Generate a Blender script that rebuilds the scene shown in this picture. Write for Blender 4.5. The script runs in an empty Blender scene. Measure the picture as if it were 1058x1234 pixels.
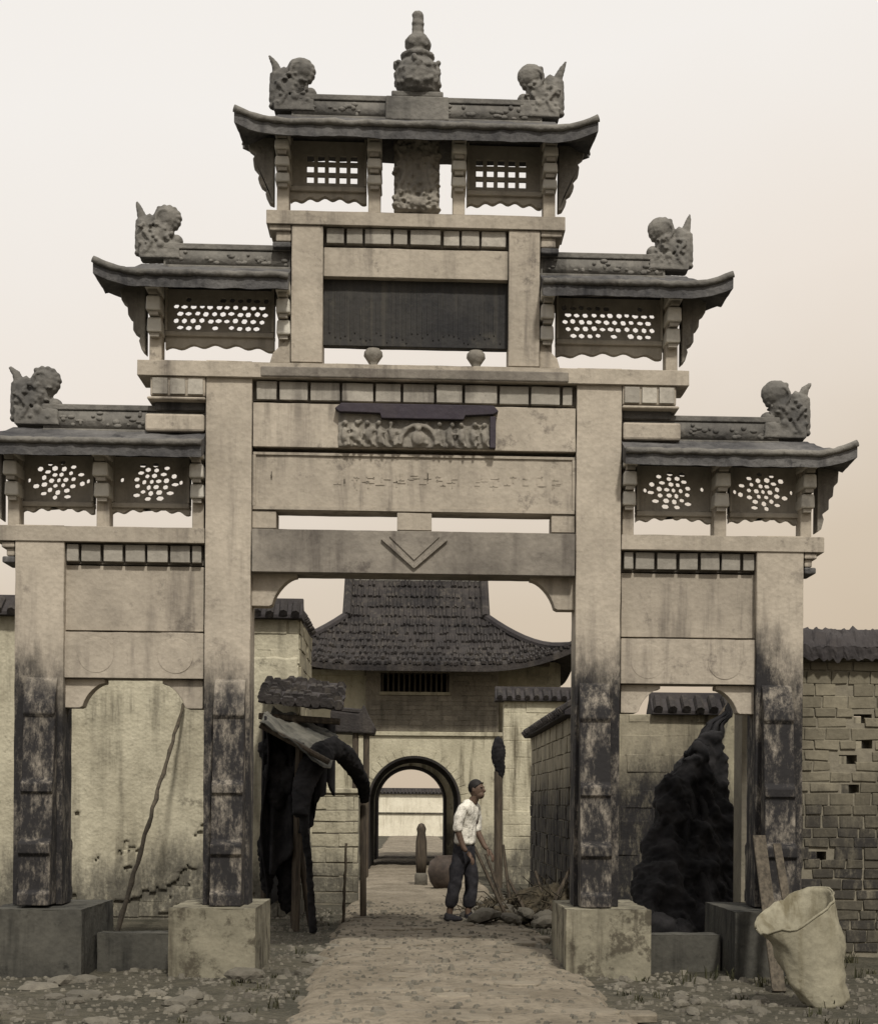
import bpy, bmesh, math, random
from mathutils import Vector, Matrix, noise
from mathutils.geometry import tessellate_polygon
random.seed(7)
S = bpy.context.scene
COL = S.collection
R = math.radians

# ------------------------------------------------------------------ camera
D, EYE, F, VX, HY = 16.0, 1.45, 2152.0, 497.0, 970.0     # distance to gate, eye height, focal px, vanishing point of the street
YAW, ROLL = R(3.1), R(0.40)
cam = bpy.data.cameras.new('camera')
cam.sensor_fit = 'HORIZONTAL'; cam.sensor_width = 36; cam.lens = 36*F/1058
cam.shift_x = (529-(VX+F*math.tan(YAW)))/1058
cam.shift_y = (HY-617)/1058
cam.clip_start = .1; cam.clip_end = 3000
co = bpy.data.objects.new('camera', cam); COL.objects.link(co)
co.matrix_world = Matrix.Translation((0, -D, EYE)) @ Matrix.Rotation(-YAW, 4, 'Z') @ Matrix.Rotation(R(90), 4, 'X') @ Matrix.Rotation(ROLL, 4, 'Z')
S.camera = co

# ------------------------------------------------------------------ sky and sun
SUN_EL, SUN_AZ = R(50), R(168)       # azimuth clockwise from +Y: behind the camera, to its left
wd = bpy.data.worlds.new('World'); S.world = wd; wd.use_nodes = True
nt = wd.node_tree; nt.nodes.clear()
wo = nt.nodes.new('ShaderNodeOutputWorld'); bg = nt.nodes.new('ShaderNodeBackground')
sky = nt.nodes.new('ShaderNodeTexSky'); sky.sky_type = 'NISHITA'; sky.sun_disc = False
sky.sun_elevation = SUN_EL; sky.sun_rotation = SUN_AZ; sky.dust_density = 6; sky.air_density = 1.2
tc = nt.nodes.new('ShaderNodeTexCoord'); sp = nt.nodes.new('ShaderNodeSeparateXYZ')
nt.links.new(tc.outputs['Generated'], sp.inputs[0])
# thick hazy overcast veil: dull tan towards the horizon, pale cream higher up, a little brighter on the sun's side
mx = nt.nodes.new('ShaderNodeMath'); mx.operation = 'MULTIPLY_ADD'; mx.inputs[1].default_value = -.20
nt.links.new(sp.outputs['X'], mx.inputs[0]); nt.links.new(sp.outputs['Z'], mx.inputs[2])
rp = nt.nodes.new('ShaderNodeValToRGB'); cr = rp.color_ramp
cr.elements[0].position = 0.0; cr.elements[0].color = (.68, .54, .39, 1)
cr.elements[1].position = .43; cr.elements[1].color = (1.10, 1.05, .99, 1)
e = cr.elements.new(.15); e.color = (.80, .67, .52, 1)
e = cr.elements.new(.29); e.color = (1.03, .93, .825, 1)
cn = nt.nodes.new('ShaderNodeTexNoise'); cn.inputs['Scale'].default_value = 5; cn.inputs['Detail'].default_value = 4
nt.links.new(tc.outputs['Generated'], cn.inputs['Vector'])
ma = nt.nodes.new('ShaderNodeMath'); ma.operation = 'MULTIPLY_ADD'; ma.inputs[1].default_value = .10
nt.links.new(cn.outputs[0], ma.inputs[0]); nt.links.new(mx.outputs[0], ma.inputs[2])
nt.links.new(ma.outputs[0], rp.inputs[0])
vs = nt.nodes.new('ShaderNodeVectorMath'); vs.operation = 'SCALE'; vs.inputs['Scale'].default_value = 10
nt.links.new(rp.outputs[0], vs.inputs[0])
mc = nt.nodes.new('ShaderNodeMix'); mc.data_type = 'RGBA'; mc.inputs['Factor'].default_value = .93
nt.links.new(sky.outputs[0], mc.inputs['A']); nt.links.new(vs.outputs[0], mc.inputs['B'])
nt.links.new(mc.outputs['Result'], bg.inputs['Color']); bg.inputs['Strength'].default_value = .1
nt.links.new(bg.outputs[0], wo.inputs[0])
sun = bpy.data.lights.new('sun', 'SUN'); sun.energy = 3.8; sun.angle = R(4); sun.color = (1, .94, .84)
so = bpy.data.objects.new('sun', sun); COL.objects.link(so)
sd = Vector((math.sin(SUN_AZ)*math.cos(SUN_EL), math.cos(SUN_AZ)*math.cos(SUN_EL), math.sin(SUN_EL)))
so.rotation_euler = sd.to_track_quat('Z', 'Y').to_euler(); so.location = sd*30
S.view_settings.view_transform = 'Standard'; S.view_settings.look = 'None'
S.view_settings.exposure = -.2; S.view_settings.gamma = 1; S.view_settings.use_curve_mapping = False

# ------------------------------------------------------------------ measuring: lengths read off the photograph, turned into metres at depth Y
def gx(w, Y=0): return w*(D+Y)/F
def px(x, Y=0): return (x-VX)*(D+Y)/F
def pz(y, Y=0): return EYE+(HY-y)*(D+Y)/F

# ------------------------------------------------------------------ materials
def lerp(a, b, t): return a+(b-a)*t
class N:
    def __init__(s, name):
        s.m = bpy.data.materials.new(name); s.m.use_nodes = True
        s.t = s.m.node_tree; s.b = s.t.nodes['Principled BSDF']
        s.pos = s.t.nodes.new('ShaderNodeNewGeometry').outputs['Position']
    def link(s, a, b): s.t.links.new(a, b)
    def map(s, sc):
        n = s.t.nodes.new('ShaderNodeMapping'); n.inputs['Scale'].default_value = sc
        s.link(s.pos, n.inputs['Vector']); return n.outputs[0]
    def noise(s, sc, scale=1, det=6, rough=.6, vec=None):
        n = s.t.nodes.new('ShaderNodeTexNoise'); n.inputs['Scale'].default_value = scale
        n.inputs['Detail'].default_value = det; n.inputs['Roughness'].default_value = rough
        s.link(s.map(sc if isinstance(sc, tuple) else (sc,)*3), n.inputs['Vector']); return n.outputs[0]
    def voro(s, sc, feature='F1'):
        n = s.t.nodes.new('ShaderNodeTexVoronoi'); n.feature = feature; n.inputs['Scale'].default_value = 1
        s.link(s.map(sc if isinstance(sc, tuple) else (sc,)*3), n.inputs['Vector']); return n.outputs[0]
    def range(s, v, a, b, c=0, d=1):
        n = s.t.nodes.new('ShaderNodeMapRange'); n.interpolation_type = 'SMOOTHSTEP'
        for k, q in zip((1, 2, 3, 4), (a, b, c, d)): n.inputs[k].default_value = q
        s.link(v, n.inputs[0]); return n.outputs[0]
    def math(s, op, a, b):
        n = s.t.nodes.new('ShaderNodeMath'); n.operation = op
        for k, q in enumerate((a, b)):
            if isinstance(q, (int, float)): n.inputs[k].default_value = q
            else: s.link(q, n.inputs[k])
        return n.outputs[0]
    def mix(s, f, a, b):
        n = s.t.nodes.new('ShaderNodeMix'); n.data_type = 'RGBA'
        if isinstance(f, (int, float)): n.inputs['Factor'].default_value = f
        else: s.link(f, n.inputs['Factor'])
        for k, q in (('A', a), ('B', b)):
            if isinstance(q, tuple): n.inputs[k].default_value = (*q, 1)
            else: s.link(q, n.inputs[k])
        return n.outputs['Result']
    def z(s):
        n = s.t.nodes.new('ShaderNodeSeparateXYZ'); s.link(s.pos, n.inputs[0]); return n.outputs['Z']
    def rnd(s):
        return s.t.nodes.new('ShaderNodeObjectInfo').outputs['Random']
    def done(s, col, rough=.9, bump=None, strength=.4, dist=.02, spec=.2):
        if isinstance(col, tuple): s.b.inputs['Base Color'].default_value = (*col, 1)
        else: s.link(col, s.b.inputs['Base Color'])
        s.b.inputs['Roughness'].default_value = rough
        s.b.inputs['Specular IOR Level'].default_value = spec
        if bump is not None:
            n = s.t.nodes.new('ShaderNodeBump'); n.inputs['Strength'].default_value = strength; n.inputs['Distance'].default_value = dist
            s.link(bump, n.inputs['Height']); s.link(n.outputs[0], s.b.inputs['Normal'])
        return s.m
def stone(name, a, b, stain=(.07, .06, .055), amt=.5, soot_shade=None, blotch=.58, bump=.5, vary=.0, streak=(7, 7, .7)):
    """weathered stone: mottled a to b, dark streaks running down, optional darkening up to a height: grime, and on walls partly painted shade"""
    n = N(name)
    big = n.range(n.noise(1.3), .3, .7); fine = n.noise(14, det=8, rough=.7)
    c = n.mix(big, a, b); c = n.mix(n.range(n.noise(5.5, det=7, rough=.7), .38, .66, 0, .35), c, tuple(min(1, x*1.1) for x in b))
    c = n.mix(n.range(fine, .35, .75, 0, .26), c, tuple(x*.55 for x in a))
    st = n.math('MULTIPLY', n.range(n.noise(streak, det=5), .46, .70), n.range(n.noise(.9, det=3), .35, .65))
    c = n.mix(n.math('MULTIPLY', st, amt), c, stain)
    bl = n.range(n.noise(3.3, det=7, rough=.75), blotch, blotch+.12, 0, amt*.8)
    c = n.mix(bl, c, stain)
    if soot_shade:  # dark foot: grime, and on walls partly shade put into the colour
        z0, z1, k = soot_shade
        zz = n.math('ADD', n.math('ADD', n.z(), n.math('MULTIPLY', n.noise((.55, .55, .1), det=2), -1.5)), n.math('MULTIPLY', n.noise((4.5, 4.5, 1.4), det=8, rough=.75), -1.3))
        m = n.math('MULTIPLY', n.range(zz, z0-1.4, z1-1.4, 1, 0), n.range(n.noise((6, 6, 2.6), det=9, rough=.8), .30, .54, .3, 1))
        c = n.mix(n.math('MULTIPLY', m, k), c, (.022, .021, .022))
    if vary:
        r = n.rnd(); c = n.mix(n.math('MULTIPLY', r, vary), c, tuple(x*.4 for x in b))
    h = n.math('ADD', n.math('ADD', fine, n.math('MULTIPLY', n.voro(22), .5)), n.math('MULTIPLY', n.noise(6, det=5), 1.2))
    return n.done(c, .92, h, bump, .012)
ST_A, ST_B = (.31, .276, .228), (.43, .384, .318)
M = {}
M['stone'] = stone('gate_stone', ST_A, ST_B, amt=.72, vary=.25, blotch=.56)
M['stone_soot'] = stone('column_stone', ST_A, ST_B, amt=.5, soot_shade=(2.3, 3.0, 1))
M['stone_worn'] = stone('worn_lintel_stone', (.12, .108, .095), (.26, .237, .203), amt=.8)
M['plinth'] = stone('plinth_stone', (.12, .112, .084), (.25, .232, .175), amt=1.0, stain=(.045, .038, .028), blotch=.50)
M['plinth_dark'] = stone('shaded_plinth_stone', (.028, .028, .026), (.085, .082, .070), stain=(.014, .014, .013), amt=1.0)  # stained outer plinths, with the foreground shadow put into their colour
M['roof'] = stone('roof_stone', (.04, .04, .044), (.15, .146, .142), stain=(.022, .022, .025), amt=.9, bump=1.0)
M['ridge'] = stone('ridge_stone', (.075, .073, .07), (.21, .20, .18), stain=(.035, .033, .033), amt=.6, bump=.8)
M['carve'] = stone('carved_stone', (.15, .14, .125), (.26, .24, .205), stain=(.04, .036, .035), amt=.8, bump=.8)
M['lattice'] = stone('lattice_stone', (.25, .23, .20), (.37, .34, .29), amt=.5)
M['bracket'] = stone('bracket_stone', (.44, .42, .38), (.60, .575, .51), amt=.4, vary=.35)
M['block'] = stone('frieze_stone', (.24, .225, .195), (.46, .43, .375), amt=.85, vary=.6)
M['plaque'] = stone('black_plaque', (.028, .028, .03), (.05, .048, .045), stain=(.10, .092, .075), amt=.55, streak=(16, 16, .5))
M['tinted'] = stone('painted_relief_dark', (.035, .030, .042), (.06, .052, .06), amt=.3)
M['plaster'] = stone('old_whitewash', (.32, .294, .22), (.46, .43, .33), stain=(.11, .10, .075), amt=.8, vary=.1, bump=.8, soot_shade=(.35, 1.0, .8))
M['plaster2'] = stone('dirty_plaster', (.20, .184, .135), (.34, .312, .228), stain=(.05, .045, .035), amt=.9, soot_shade=(1.1, 1.9, .85))
M['stained_shaded'] = stone('stained_shaded_plaster', (.20, .18, .135), (.33, .30, .225), stain=(.03, .027, .022), amt=1.0, soot_shade=(1.3, 2.2, 1.0))  # dirty plaster, with the bay's shade put into its lower part
M['far_plaster'] = stone('yellowed_plaster', (.33, .305, .225), (.47, .44, .335), stain=(.09, .078, .052), amt=.9, bump=.7, soot_shade=(.5, 1.2, .8))
M['white'] = stone('fresh_whitewash', (.60, .56, .45), (.74, .70, .58), stain=(.3, .27, .2), amt=.6)
M['vault_shade_mat'] = stone('vault_shade_colour', (.012, .011, .011), (.032, .029, .027), amt=.3)  # near-black colour standing in for the shade inside the arches
M['brickwall'] = stone('grey_brick', (.14, .125, .10), (.26, .235, .19), stain=(.04, .036, .03), amt=.7, vary=.6, bump=.8)
M['mortar'] = stone('mortar', (.13, .12, .095), (.22, .20, .155), amt=.6)
M['rightwall'] = stone('rubble_wall_stone', (.13, .117, .088), (.245, .222, .166), stain=(.028, .025, .022), amt=1.0, vary=.6, soot_shade=(1.3, 2.0, .95))
M['tile'] = stone('dark_roof_tile', (.016, .015, .016), (.046, .041, .039), stain=(.11, .097, .08), amt=.5, bump=1)
M['tileedge'] = stone('tile_edge', (.025, .023, .025), (.055, .05, .05), amt=.4)
M['rock'] = stone('loose_rock', (.075, .07, .058), (.185, .17, .138), amt=.5, vary=.5, bump=.9)
M['paver'] = stone('path_stone', (.14, .122, .093), (.235, .206, .16), stain=(.075, .066, .05), amt=.7, vary=.25, bump=.8)
def plain(name, a, b, sc=8, rough=.85, bump=.4, sc2=None):
    n = N(name); f = n.noise(sc2 or sc, det=6, rough=.65)
    return n.done(n.mix(n.range(f, .3, .7), a, b), rough, f, bump, .01)
M['wood'] = plain('dark_timber', (.03, .025, .02), (.085, .068, .05), sc2=(30, 30, 3))
M['plank'] = plain('weathered_plank', (.035, .03, .023), (.095, .08, .06), sc2=(30, 30, 3))
M['bamboo'] = plain('bamboo', (.035, .03, .022), (.075, .062, .045), sc2=(12, 12, 5))
M['black_cloth'] = plain('black_matting', (.005, .005, .006), (.020, .019, .020), 5, .98, .35)
M['grey_cloth'] = plain('grey_canvas', (.028, .029, .027), (.14, .135, .115), 3, .95)
M['sack'] = stone('stained_canvas', (.16, .148, .108), (.30, .28, .21), stain=(.10, .085, .05), amt=.9, bump=.6)
M['pot'] = plain('dark_glaze', (.004, .004, .005), (.011, .010, .010), 6, .75)
n = N('white_cotton'); f_ = n.noise((9, 9, 5), det=4); M['shirt'] = n.done(n.mix(n.range(f_, .3, .7), (.66, .64, .57), (.82, .79, .71)), .95, f_, 1.0, .06)
M['trousers'] = plain('dark_cotton', (.016, .016, .02), (.035, .034, .038), 14, .95)
M['skin'] = plain('skin', (.09, .06, .045), (.125, .085, .062), 30, .6, .1)
M['hair'] = plain('black_hair', (.008, .007, .007), (.016, .014, .013), 60, .6)
M['brush'] = plain('dry_brush', (.02, .018, .013), (.075, .062, .042), 5, .95)
M['grass'] = plain('grass', (.022, .024, .012), (.055, .052, .028), 2, .9)
M['jar'] = plain('brown_jar', (.035, .028, .024), (.085, .066, .054), 5, .7)
n = N('bare_earth')
f1 = n.noise(.9, det=8, rough=.7); f2 = n.noise(9, det=8, rough=.75)
c = n.mix(n.range(f1, .35, .65), (.042, .040, .030), (.092, .083, .062))
c = n.mix(n.range(f2, .4, .7, 0, .6), c, (.028, .027, .018))
c = n.mix(n.range(n.voro(15), .0, .35, .55, 0), c, (.125, .115, .09))
M['earth'] = n.done(c, .95, n.math('ADD', f2, n.voro(18)), .8, .03)
n = N('path_earth')
f1 = n.noise(1.3, det=8, rough=.7); f2 = n.noise(13, det=8, rough=.75)
c = n.mix(n.range(f1, .35, .65), (.14, .12, .09), (.225, .195, .15))
c = n.mix(n.range(f2, .45, .7, 0, .55), c, (.055, .048, .035))
M['pathearth'] = n.done(c, .95, n.math('ADD', f2, n.voro(14)), .7, .02)

# ------------------------------------------------------------------ building helpers
class MB:
    def __init__(s): s.v = []; s.f = []
    def add(s, v, f):
        k = len(s.v); s.v += [tuple(p) for p in v]; s.f += [tuple(i+k for i in q) for q in f]; return s
    def box(s, x0, x1, y0, y1, z0, z1, tx=0, ty=0):
        """tx, ty: the top is that much narrower on each side"""
        if x0 > x1: x0, x1 = x1, x0
        v = [(x0, y0, z0), (x1, y0, z0), (x1, y1, z0), (x0, y1, z0), (x0+tx, y0+ty, z1), (x1-tx, y0+ty, z1), (x1-tx, y1-ty, z1), (x0+tx, y1-ty, z1)]
        return s.add(v, [(3, 2, 1, 0), (4, 5, 6, 7), (0, 1, 5, 4), (1, 2, 6, 5), (2, 3, 7, 6), (3, 0, 4, 7)])
    def rough(s, x0, x1, y0, y1, z0, z1, step=.06, amp=.0035, chip=.035):
        """hand-cut stone: box with uneven faces and chipped edges"""
        if x0 > x1: x0, x1 = x1, x0
        def ticks(a, b):
            e = min(.006, (b-a)*.15); n = max(1, int(round((b-a-2*e)/step))); return [a]+[a+e+(b-a-2*e)*i/n for i in range(n+1)]+[b]
        X, Y, Z = ticks(x0, x1), ticks(y0, y1), ticks(z0, z1); idx = {}; v = []; f = []
        c = Vector(((x0+x1)/2, (y0+y1)/2, (z0+z1)/2)); small = min(x1-x0, y1-y0, z1-z0); ch = min(chip, small*.2)
        def vert(i, j, k):
            if (i, j, k) in idx: return idx[i, j, k]
            p = Vector((X[i], Y[j], Z[k])); d = Vector((0, 0, 0)); ext = 0
            for a, (q, T) in enumerate(((i, X), (j, Y), (k, Z))):
                if q == 0: d[a] = 1; ext += 1
                elif q == len(T)-1: d[a] = -1; ext += 1
            m_ = amp*(noise.fractal(p*4, 1, 2, 3)+.6)
            if ext >= 2: m_ += min(.003, small*.03)+ch*max(0, noise.fractal(p*3.1+Vector((7, 1, 3)), 1, 2, 4)-.22)
            p += d*m_; idx[i, j, k] = len(v); v.append(tuple(p)); return idx[i, j, k]
        nx, ny, nz = len(X)-1, len(Y)-1, len(Z)-1
        for i in range(nx):
            for j in range(ny):
                for k in (0, nz): f.append((vert(i, j, k), vert(i+1, j, k), vert(i+1, j+1, k), vert(i, j+1, k)))
            for k in range(nz):
                for j in (0, ny): f.append((vert(i, j, k), vert(i+1, j, k), vert(i+1, j, k+1), vert(i, j, k+1)))
        for j in range(ny):
            for k in range(nz):
                for i in (0, nx): f.append((vert(i, j, k), vert(i, j+1, k), vert(i, j+1, k+1), vert(i, j, k+1)))
        return s.add(v, f)
    def prism(s, loops, y0, y1, axis='y'):
        """outline with holes in the XZ plane, thick from y0 to y1"""
        tri = tessellate_polygon([[Vector((a, b, 0)) for a, b in l] for l in loops])
        flat = [p for l in loops for p in l]; n = len(flat)
        P = (lambda a, b, c: (a, c, b)) if axis == 'y' else ((lambda a, b, c: (c, a, b)) if axis == 'x' else (lambda a, b, c: (a, b, c)))
        v = [P(a, b, y0) for a, b in flat]+[P(a, b, y1) for a, b in flat]
        f = [tuple(t) for t in tri]+[tuple(i+n for i in reversed(t)) for t in tri]
        k = 0
        for l in loops:
            m = len(l)
            for i in range(m):
                j = (i+1) % m; f.append((k+i, k+j, k+j+n, k+i+n))
            k += m
        return s.add(v, f)
    def loft(s, rings, cap=True):
        n = len(rings[0]); v = [p for r in rings for p in r]; f = []
        for a in range(len(rings)-1):
            for i in range(n):
                j = (i+1) % n; f.append((a*n+i, a*n+j, (a+1)*n+j, (a+1)*n+i))
        if cap: f += [tuple(reversed(range(n))), tuple(range((len(rings)-1)*n, len(rings)*n))]
        return s.add(v, f)
    def tube(s, pts, rad, n=8, flat=1):
        pts = [Vector(p) for p in pts]; rings = []
        if not isinstance(rad, (list, tuple)): rad = [rad]*len(pts)
        for i, p in enumerate(pts):
            t = (pts[min(i+1, len(pts)-1)]-pts[max(i-1, 0)]).normalized()
            a = Vector((0, 1, 0)) if abs(t.y) < .9 else Vector((0, 0, 1))
            u = t.cross(a).normalized(); w = t.cross(u)
            rings.append([p+rad[i]*(math.cos(k*2*math.pi/n)*u+flat*math.sin(k*2*math.pi/n)*w) for k in range(n)])
        return s.loft(rings)
    def lathe(s, prof, c, n=20):
        return s.loft([[(c[0]+r*math.cos(k*2*math.pi/n), c[1]+r*math.sin(k*2*math.pi/n), c[2]+z) for k in range(n)] for r, z in prof])
    def ball(s, c, r, n=10, m=7):
        if not isinstance(r, (list, tuple)): r = (r, r, r)
        return s.loft([[(c[0]+r[0]*math.sin(a)*math.cos(k*2*math.pi/n), c[1]+r[1]*math.sin(a)*math.sin(k*2*math.pi/n), c[2]-r[2]*math.cos(a)) for k in range(n)]
                       for a in [(.06+i*(math.pi-.12)/m) for i in range(m+1)]])
    def sheet(s, fn, nu, nv):
        v = [fn(i/nu, j/nv) for j in range(nv+1) for i in range(nu+1)]
        return s.add(v, [(j*(nu+1)+i, j*(nu+1)+i+1, (j+1)*(nu+1)+i+1, (j+1)*(nu+1)+i) for j in range(nv) for i in range(nu)])
    def mesh(s, name, mat, smooth=False):
        me = bpy.data.meshes.new(name); me.from_pydata(s.v, [], s.f)
        bm = bmesh.new(); bm.from_mesh(me); bmesh.ops.recalc_face_normals(bm, faces=bm.faces)
        if smooth:
            for q in bm.faces: q.smooth = True
        bm.to_mesh(me); bm.free()
        if smooth == 'cut': me.set_sharp_from_angle(angle=R(14))
        me.materials.append(M[mat]); return me
    def build(s, name, mat, parent=None, smooth=False, bevel=0):
        return put(name, s.mesh(name, mat, smooth), parent, bevel)
WLOC = {}
def put(name, me, parent=None, bevel=0, mw=None):
    o = bpy.data.objects.new(name, me); COL.objects.link(o)
    if mw is not None: o.matrix_basis = mw
    if parent is not None:
        o.parent = parent; o.matrix_parent_inverse = base_matrix(parent).inverted()
    if bevel:
        b = o.modifiers.new('bevel', 'BEVEL'); b.width = bevel; b.segments = 2; b.limit_method = 'ANGLE'; b.angle_limit = R(40)
    return o
def base_matrix(o):
    m = o.matrix_basis.copy()
    return m if o.parent is None else base_matrix(o.parent) @ o.matrix_parent_inverse @ m
def tag(o, label, cat, group=None):
    o['label'] = label; o['category'] = cat
    if group: o['group'] = group
    return o
def thing(name, label, cat, loc=(0, 0, 0), group=None):
    o = bpy.data.objects.new(name, None); COL.objects.link(o); o.location = loc; o.matrix_basis = Matrix.Translation(loc)
    o.empty_display_size = .2
    return tag(o, label, cat, group)
def struct(o): o['kind'] = 'structure'; return o
def evaluated(o, name):
    dg = bpy.context.evaluated_depsgraph_get(); me = bpy.data.meshes.new_from_object(o.evaluated_get(dg)); me.name = name
    bpy.data.objects.remove(o); return me
TEX = bpy.data.textures.new('carving', 'CLOUDS'); TEX.noise_scale = .05; TEX.noise_depth = 3
TEX2 = bpy.data.textures.new('rags', 'CLOUDS'); TEX2.noise_scale = .22; TEX2.noise_depth = 4
def remesh(mb, name, mat, voxel, disp=0, tex=TEX, mid=.5):
    o = mb.build(name, mat)
    r = o.modifiers.new('r', 'REMESH'); r.mode = 'VOXEL'; r.voxel_size = voxel; r.use_smooth_shade = True
    if disp:
        d = o.modifiers.new('d', 'DISPLACE'); d.texture = tex; d.strength = disp; d.mid_level = mid; d.texture_coords = 'LOCAL'
    me = evaluated(o, name)
    if not me.materials: me.materials.append(M[mat])
    return me
def fbm(x, y=0, z=0): return noise.fractal(Vector((x, y, z)), 1, 2, 5)

# ------------------------------------------------------------------ ground and path
def ground_z(x, y):
    near = max(0, 1-math.hypot(x, y)/55)
    return near*(.035*noise.noise(Vector((x*.7, y*.7, 0)))+.03*noise.noise(Vector((x*2.3, y*2.3, 3)))+.014*noise.noise(Vector((x*6, y*6, 9))))-.03
mb = MB()
xs = [-900, -300, -100, -40, -20, -12]+[-9+.14*i for i in range(129)]+[12, 20, 40, 100, 300, 900]
ys = [-900, -200, -60, -25, -18]+[-12+.16*i for i in range(230)]+[28, 34, 42, 50, 120, 400, 1500]
mb.add([(x, y, ground_z(x, y)) for y in ys for x in xs], [(j*len(xs)+i, j*len(xs)+i+1, (j+1)*len(xs)+i+1, (j+1)*len(xs)+i) for j in range(len(ys)-1) for i in range(len(xs)-1)])
struct(mb.build('ground', 'earth', smooth=True))
def path_edge(y):
    t = min(1, max(0, (y+5.3)/27))
    l = lerp(-.86, -1.05, t)+.13*fbm(y*1.1, 1)+.05*fbm(y*4, 3); r = lerp(1.55, 1.25, t)+.13*fbm(y*1.1, 5)+.05*fbm(y*4, 8)
    return l, r
def path_z(x, y, u):
    edge = min(u, 1-u)
    return .04*min(1, edge*7)+.026*noise.noise(Vector((x*2, y*2, 7)))+.020*noise.noise(Vector((x*6, y*6, 2)))+.010*noise.noise(Vector((x*15, y*15, 4)))+.012-.11*max(0, .05-edge)*20
mb = MB()
def pf(u, v):
    y = -12+v*74; l, r = path_edge(y); x = lerp(l, r, u); return (x, y, path_z(x, y, u))
mb.sheet(pf, 50, 1100)
path = struct(mb.build('path', 'pathearth', smooth=True))
# flat stones let into the path
y = -5.2; row = 0
while y < 6.5:
    l, r = path_edge(y); h = random.uniform(.26, .42); x = l+.06+random.uniform(0, .12)
    while x < r-.3:
        w = random.uniform(.26, .5)
        if random.random() < .42:
            cx, cy = x+w/2, y+h/2; k = random.randint(7, 9); pts = []
            for i in range(k):
                a = i*2*math.pi/k+random.uniform(-.18, .18); q = 1/max(abs(math.cos(a)), abs(math.sin(a)))**.7
                pts.append((w*.46*math.cos(a)*q, h*.46*math.sin(a)*q))
            z0 = path_z(cx, cy, (cx-l)/(r-l)); b = MB()
            b.loft([[(a, c, -.05) for a, c in pts], [(a, c, -.004) for a, c in pts], [(a*.93, c*.93, .006+random.uniform(-.003, .004)) for a, c in pts]])
            put('paving_stone', b.mesh('paving_stone', 'paver'), path, .003,
                Matrix.Translation((cx, cy, z0)) @ Matrix.Rotation(random.uniform(-.012, .012), 4, 'X'))
        x += w+.03
    y += h+.03

# ------------------------------------------------------------------ the memorial gate
G = thing('memorial_gate', 'tall carved stone memorial gateway with stepped roofs straddling the path', 'gateway')
BV = .012
def bx(name, w0, w1, yt, yb, Yf, Yb, mat='stone', parent=None, bevel=BV, both=False):
    """block whose front face (at depth Yf) spans half-widths w0..w1 and photo heights yt..yb"""
    k = (D+Yf)/F; out = []
    for sgn in ((1, -1) if both else (1,)):
        b = MB().rough(sgn*w0*k, sgn*w1*k, Yf, Yb, EYE+(HY-yb)*k, EYE+(HY-yt)*k)
        out.append(b.build(name, mat, parent or G, smooth='cut'))
    return out[0]
CW0, CW1 = gx(195, -.21), gx(250, -.21); OW0, OW1 = gx(416, -.21), gx(474, -.21)
Z_LOW, Z_MID = pz(640, -.21), pz(440, -.21)
PT = pz(1096, -.75)                                   # top of the plinths
def column(x0, x1, zt, sgn):
    b = MB(); c = .02
    x0, x1 = sorted((sgn*x0, sgn*x1))
    b.rough(x0, x1, -.21, .21, PT-.01, zt)
    o = b.build('column', 'stone_soot', G, smooth='cut')
    xc = (x0+x1)/2+sgn*-.03
    for fb in (-1, 1):                                # clamping stone that props the column: front and back
        hw = .135; y0 = fb*.205
        prof = [(0, PT), (fb*.34, PT), (fb*.34, PT+.10), (fb*.30, PT+.13), (fb*.30, PT+.42), (fb*.33, PT+.45), (fb*.33, PT+.53), (fb*.24, PT+.57),
                (fb*.21, PT+.95), (fb*.235, PT+.98), (fb*.235, PT+1.05), (fb*.18, PT+1.09), (fb*.13, PT+1.62), (fb*.155, PT+1.66), (fb*.14, PT+1.74), (fb*.04, PT+1.95), (0, PT+1.98)]
        m = MB().prism([[(y0+a, z) for a, z in prof]], xc-hw, xc+hw, axis='x')
        m.build('clamping_stone', 'stone_soot', o, bevel=.01)
    return o
for s in (-1, 1):
    column(CW0, CW1, Z_MID-.002, s); column(OW0, OW1, Z_LOW-.002, s)
    # plinths
    k = (D-.75)/F
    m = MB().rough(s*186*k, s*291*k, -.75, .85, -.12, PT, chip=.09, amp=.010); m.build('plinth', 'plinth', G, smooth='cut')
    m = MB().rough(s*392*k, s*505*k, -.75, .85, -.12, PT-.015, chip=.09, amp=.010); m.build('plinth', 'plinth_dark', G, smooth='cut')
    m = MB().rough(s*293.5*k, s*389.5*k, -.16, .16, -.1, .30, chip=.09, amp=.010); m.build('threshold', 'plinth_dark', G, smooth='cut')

# --- centre bay, from the bottom beam upwards
bx('lintel', -194.5, 194.5, 641, 693, -.235, .2, 'stone_worn', bevel=.018)

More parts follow.
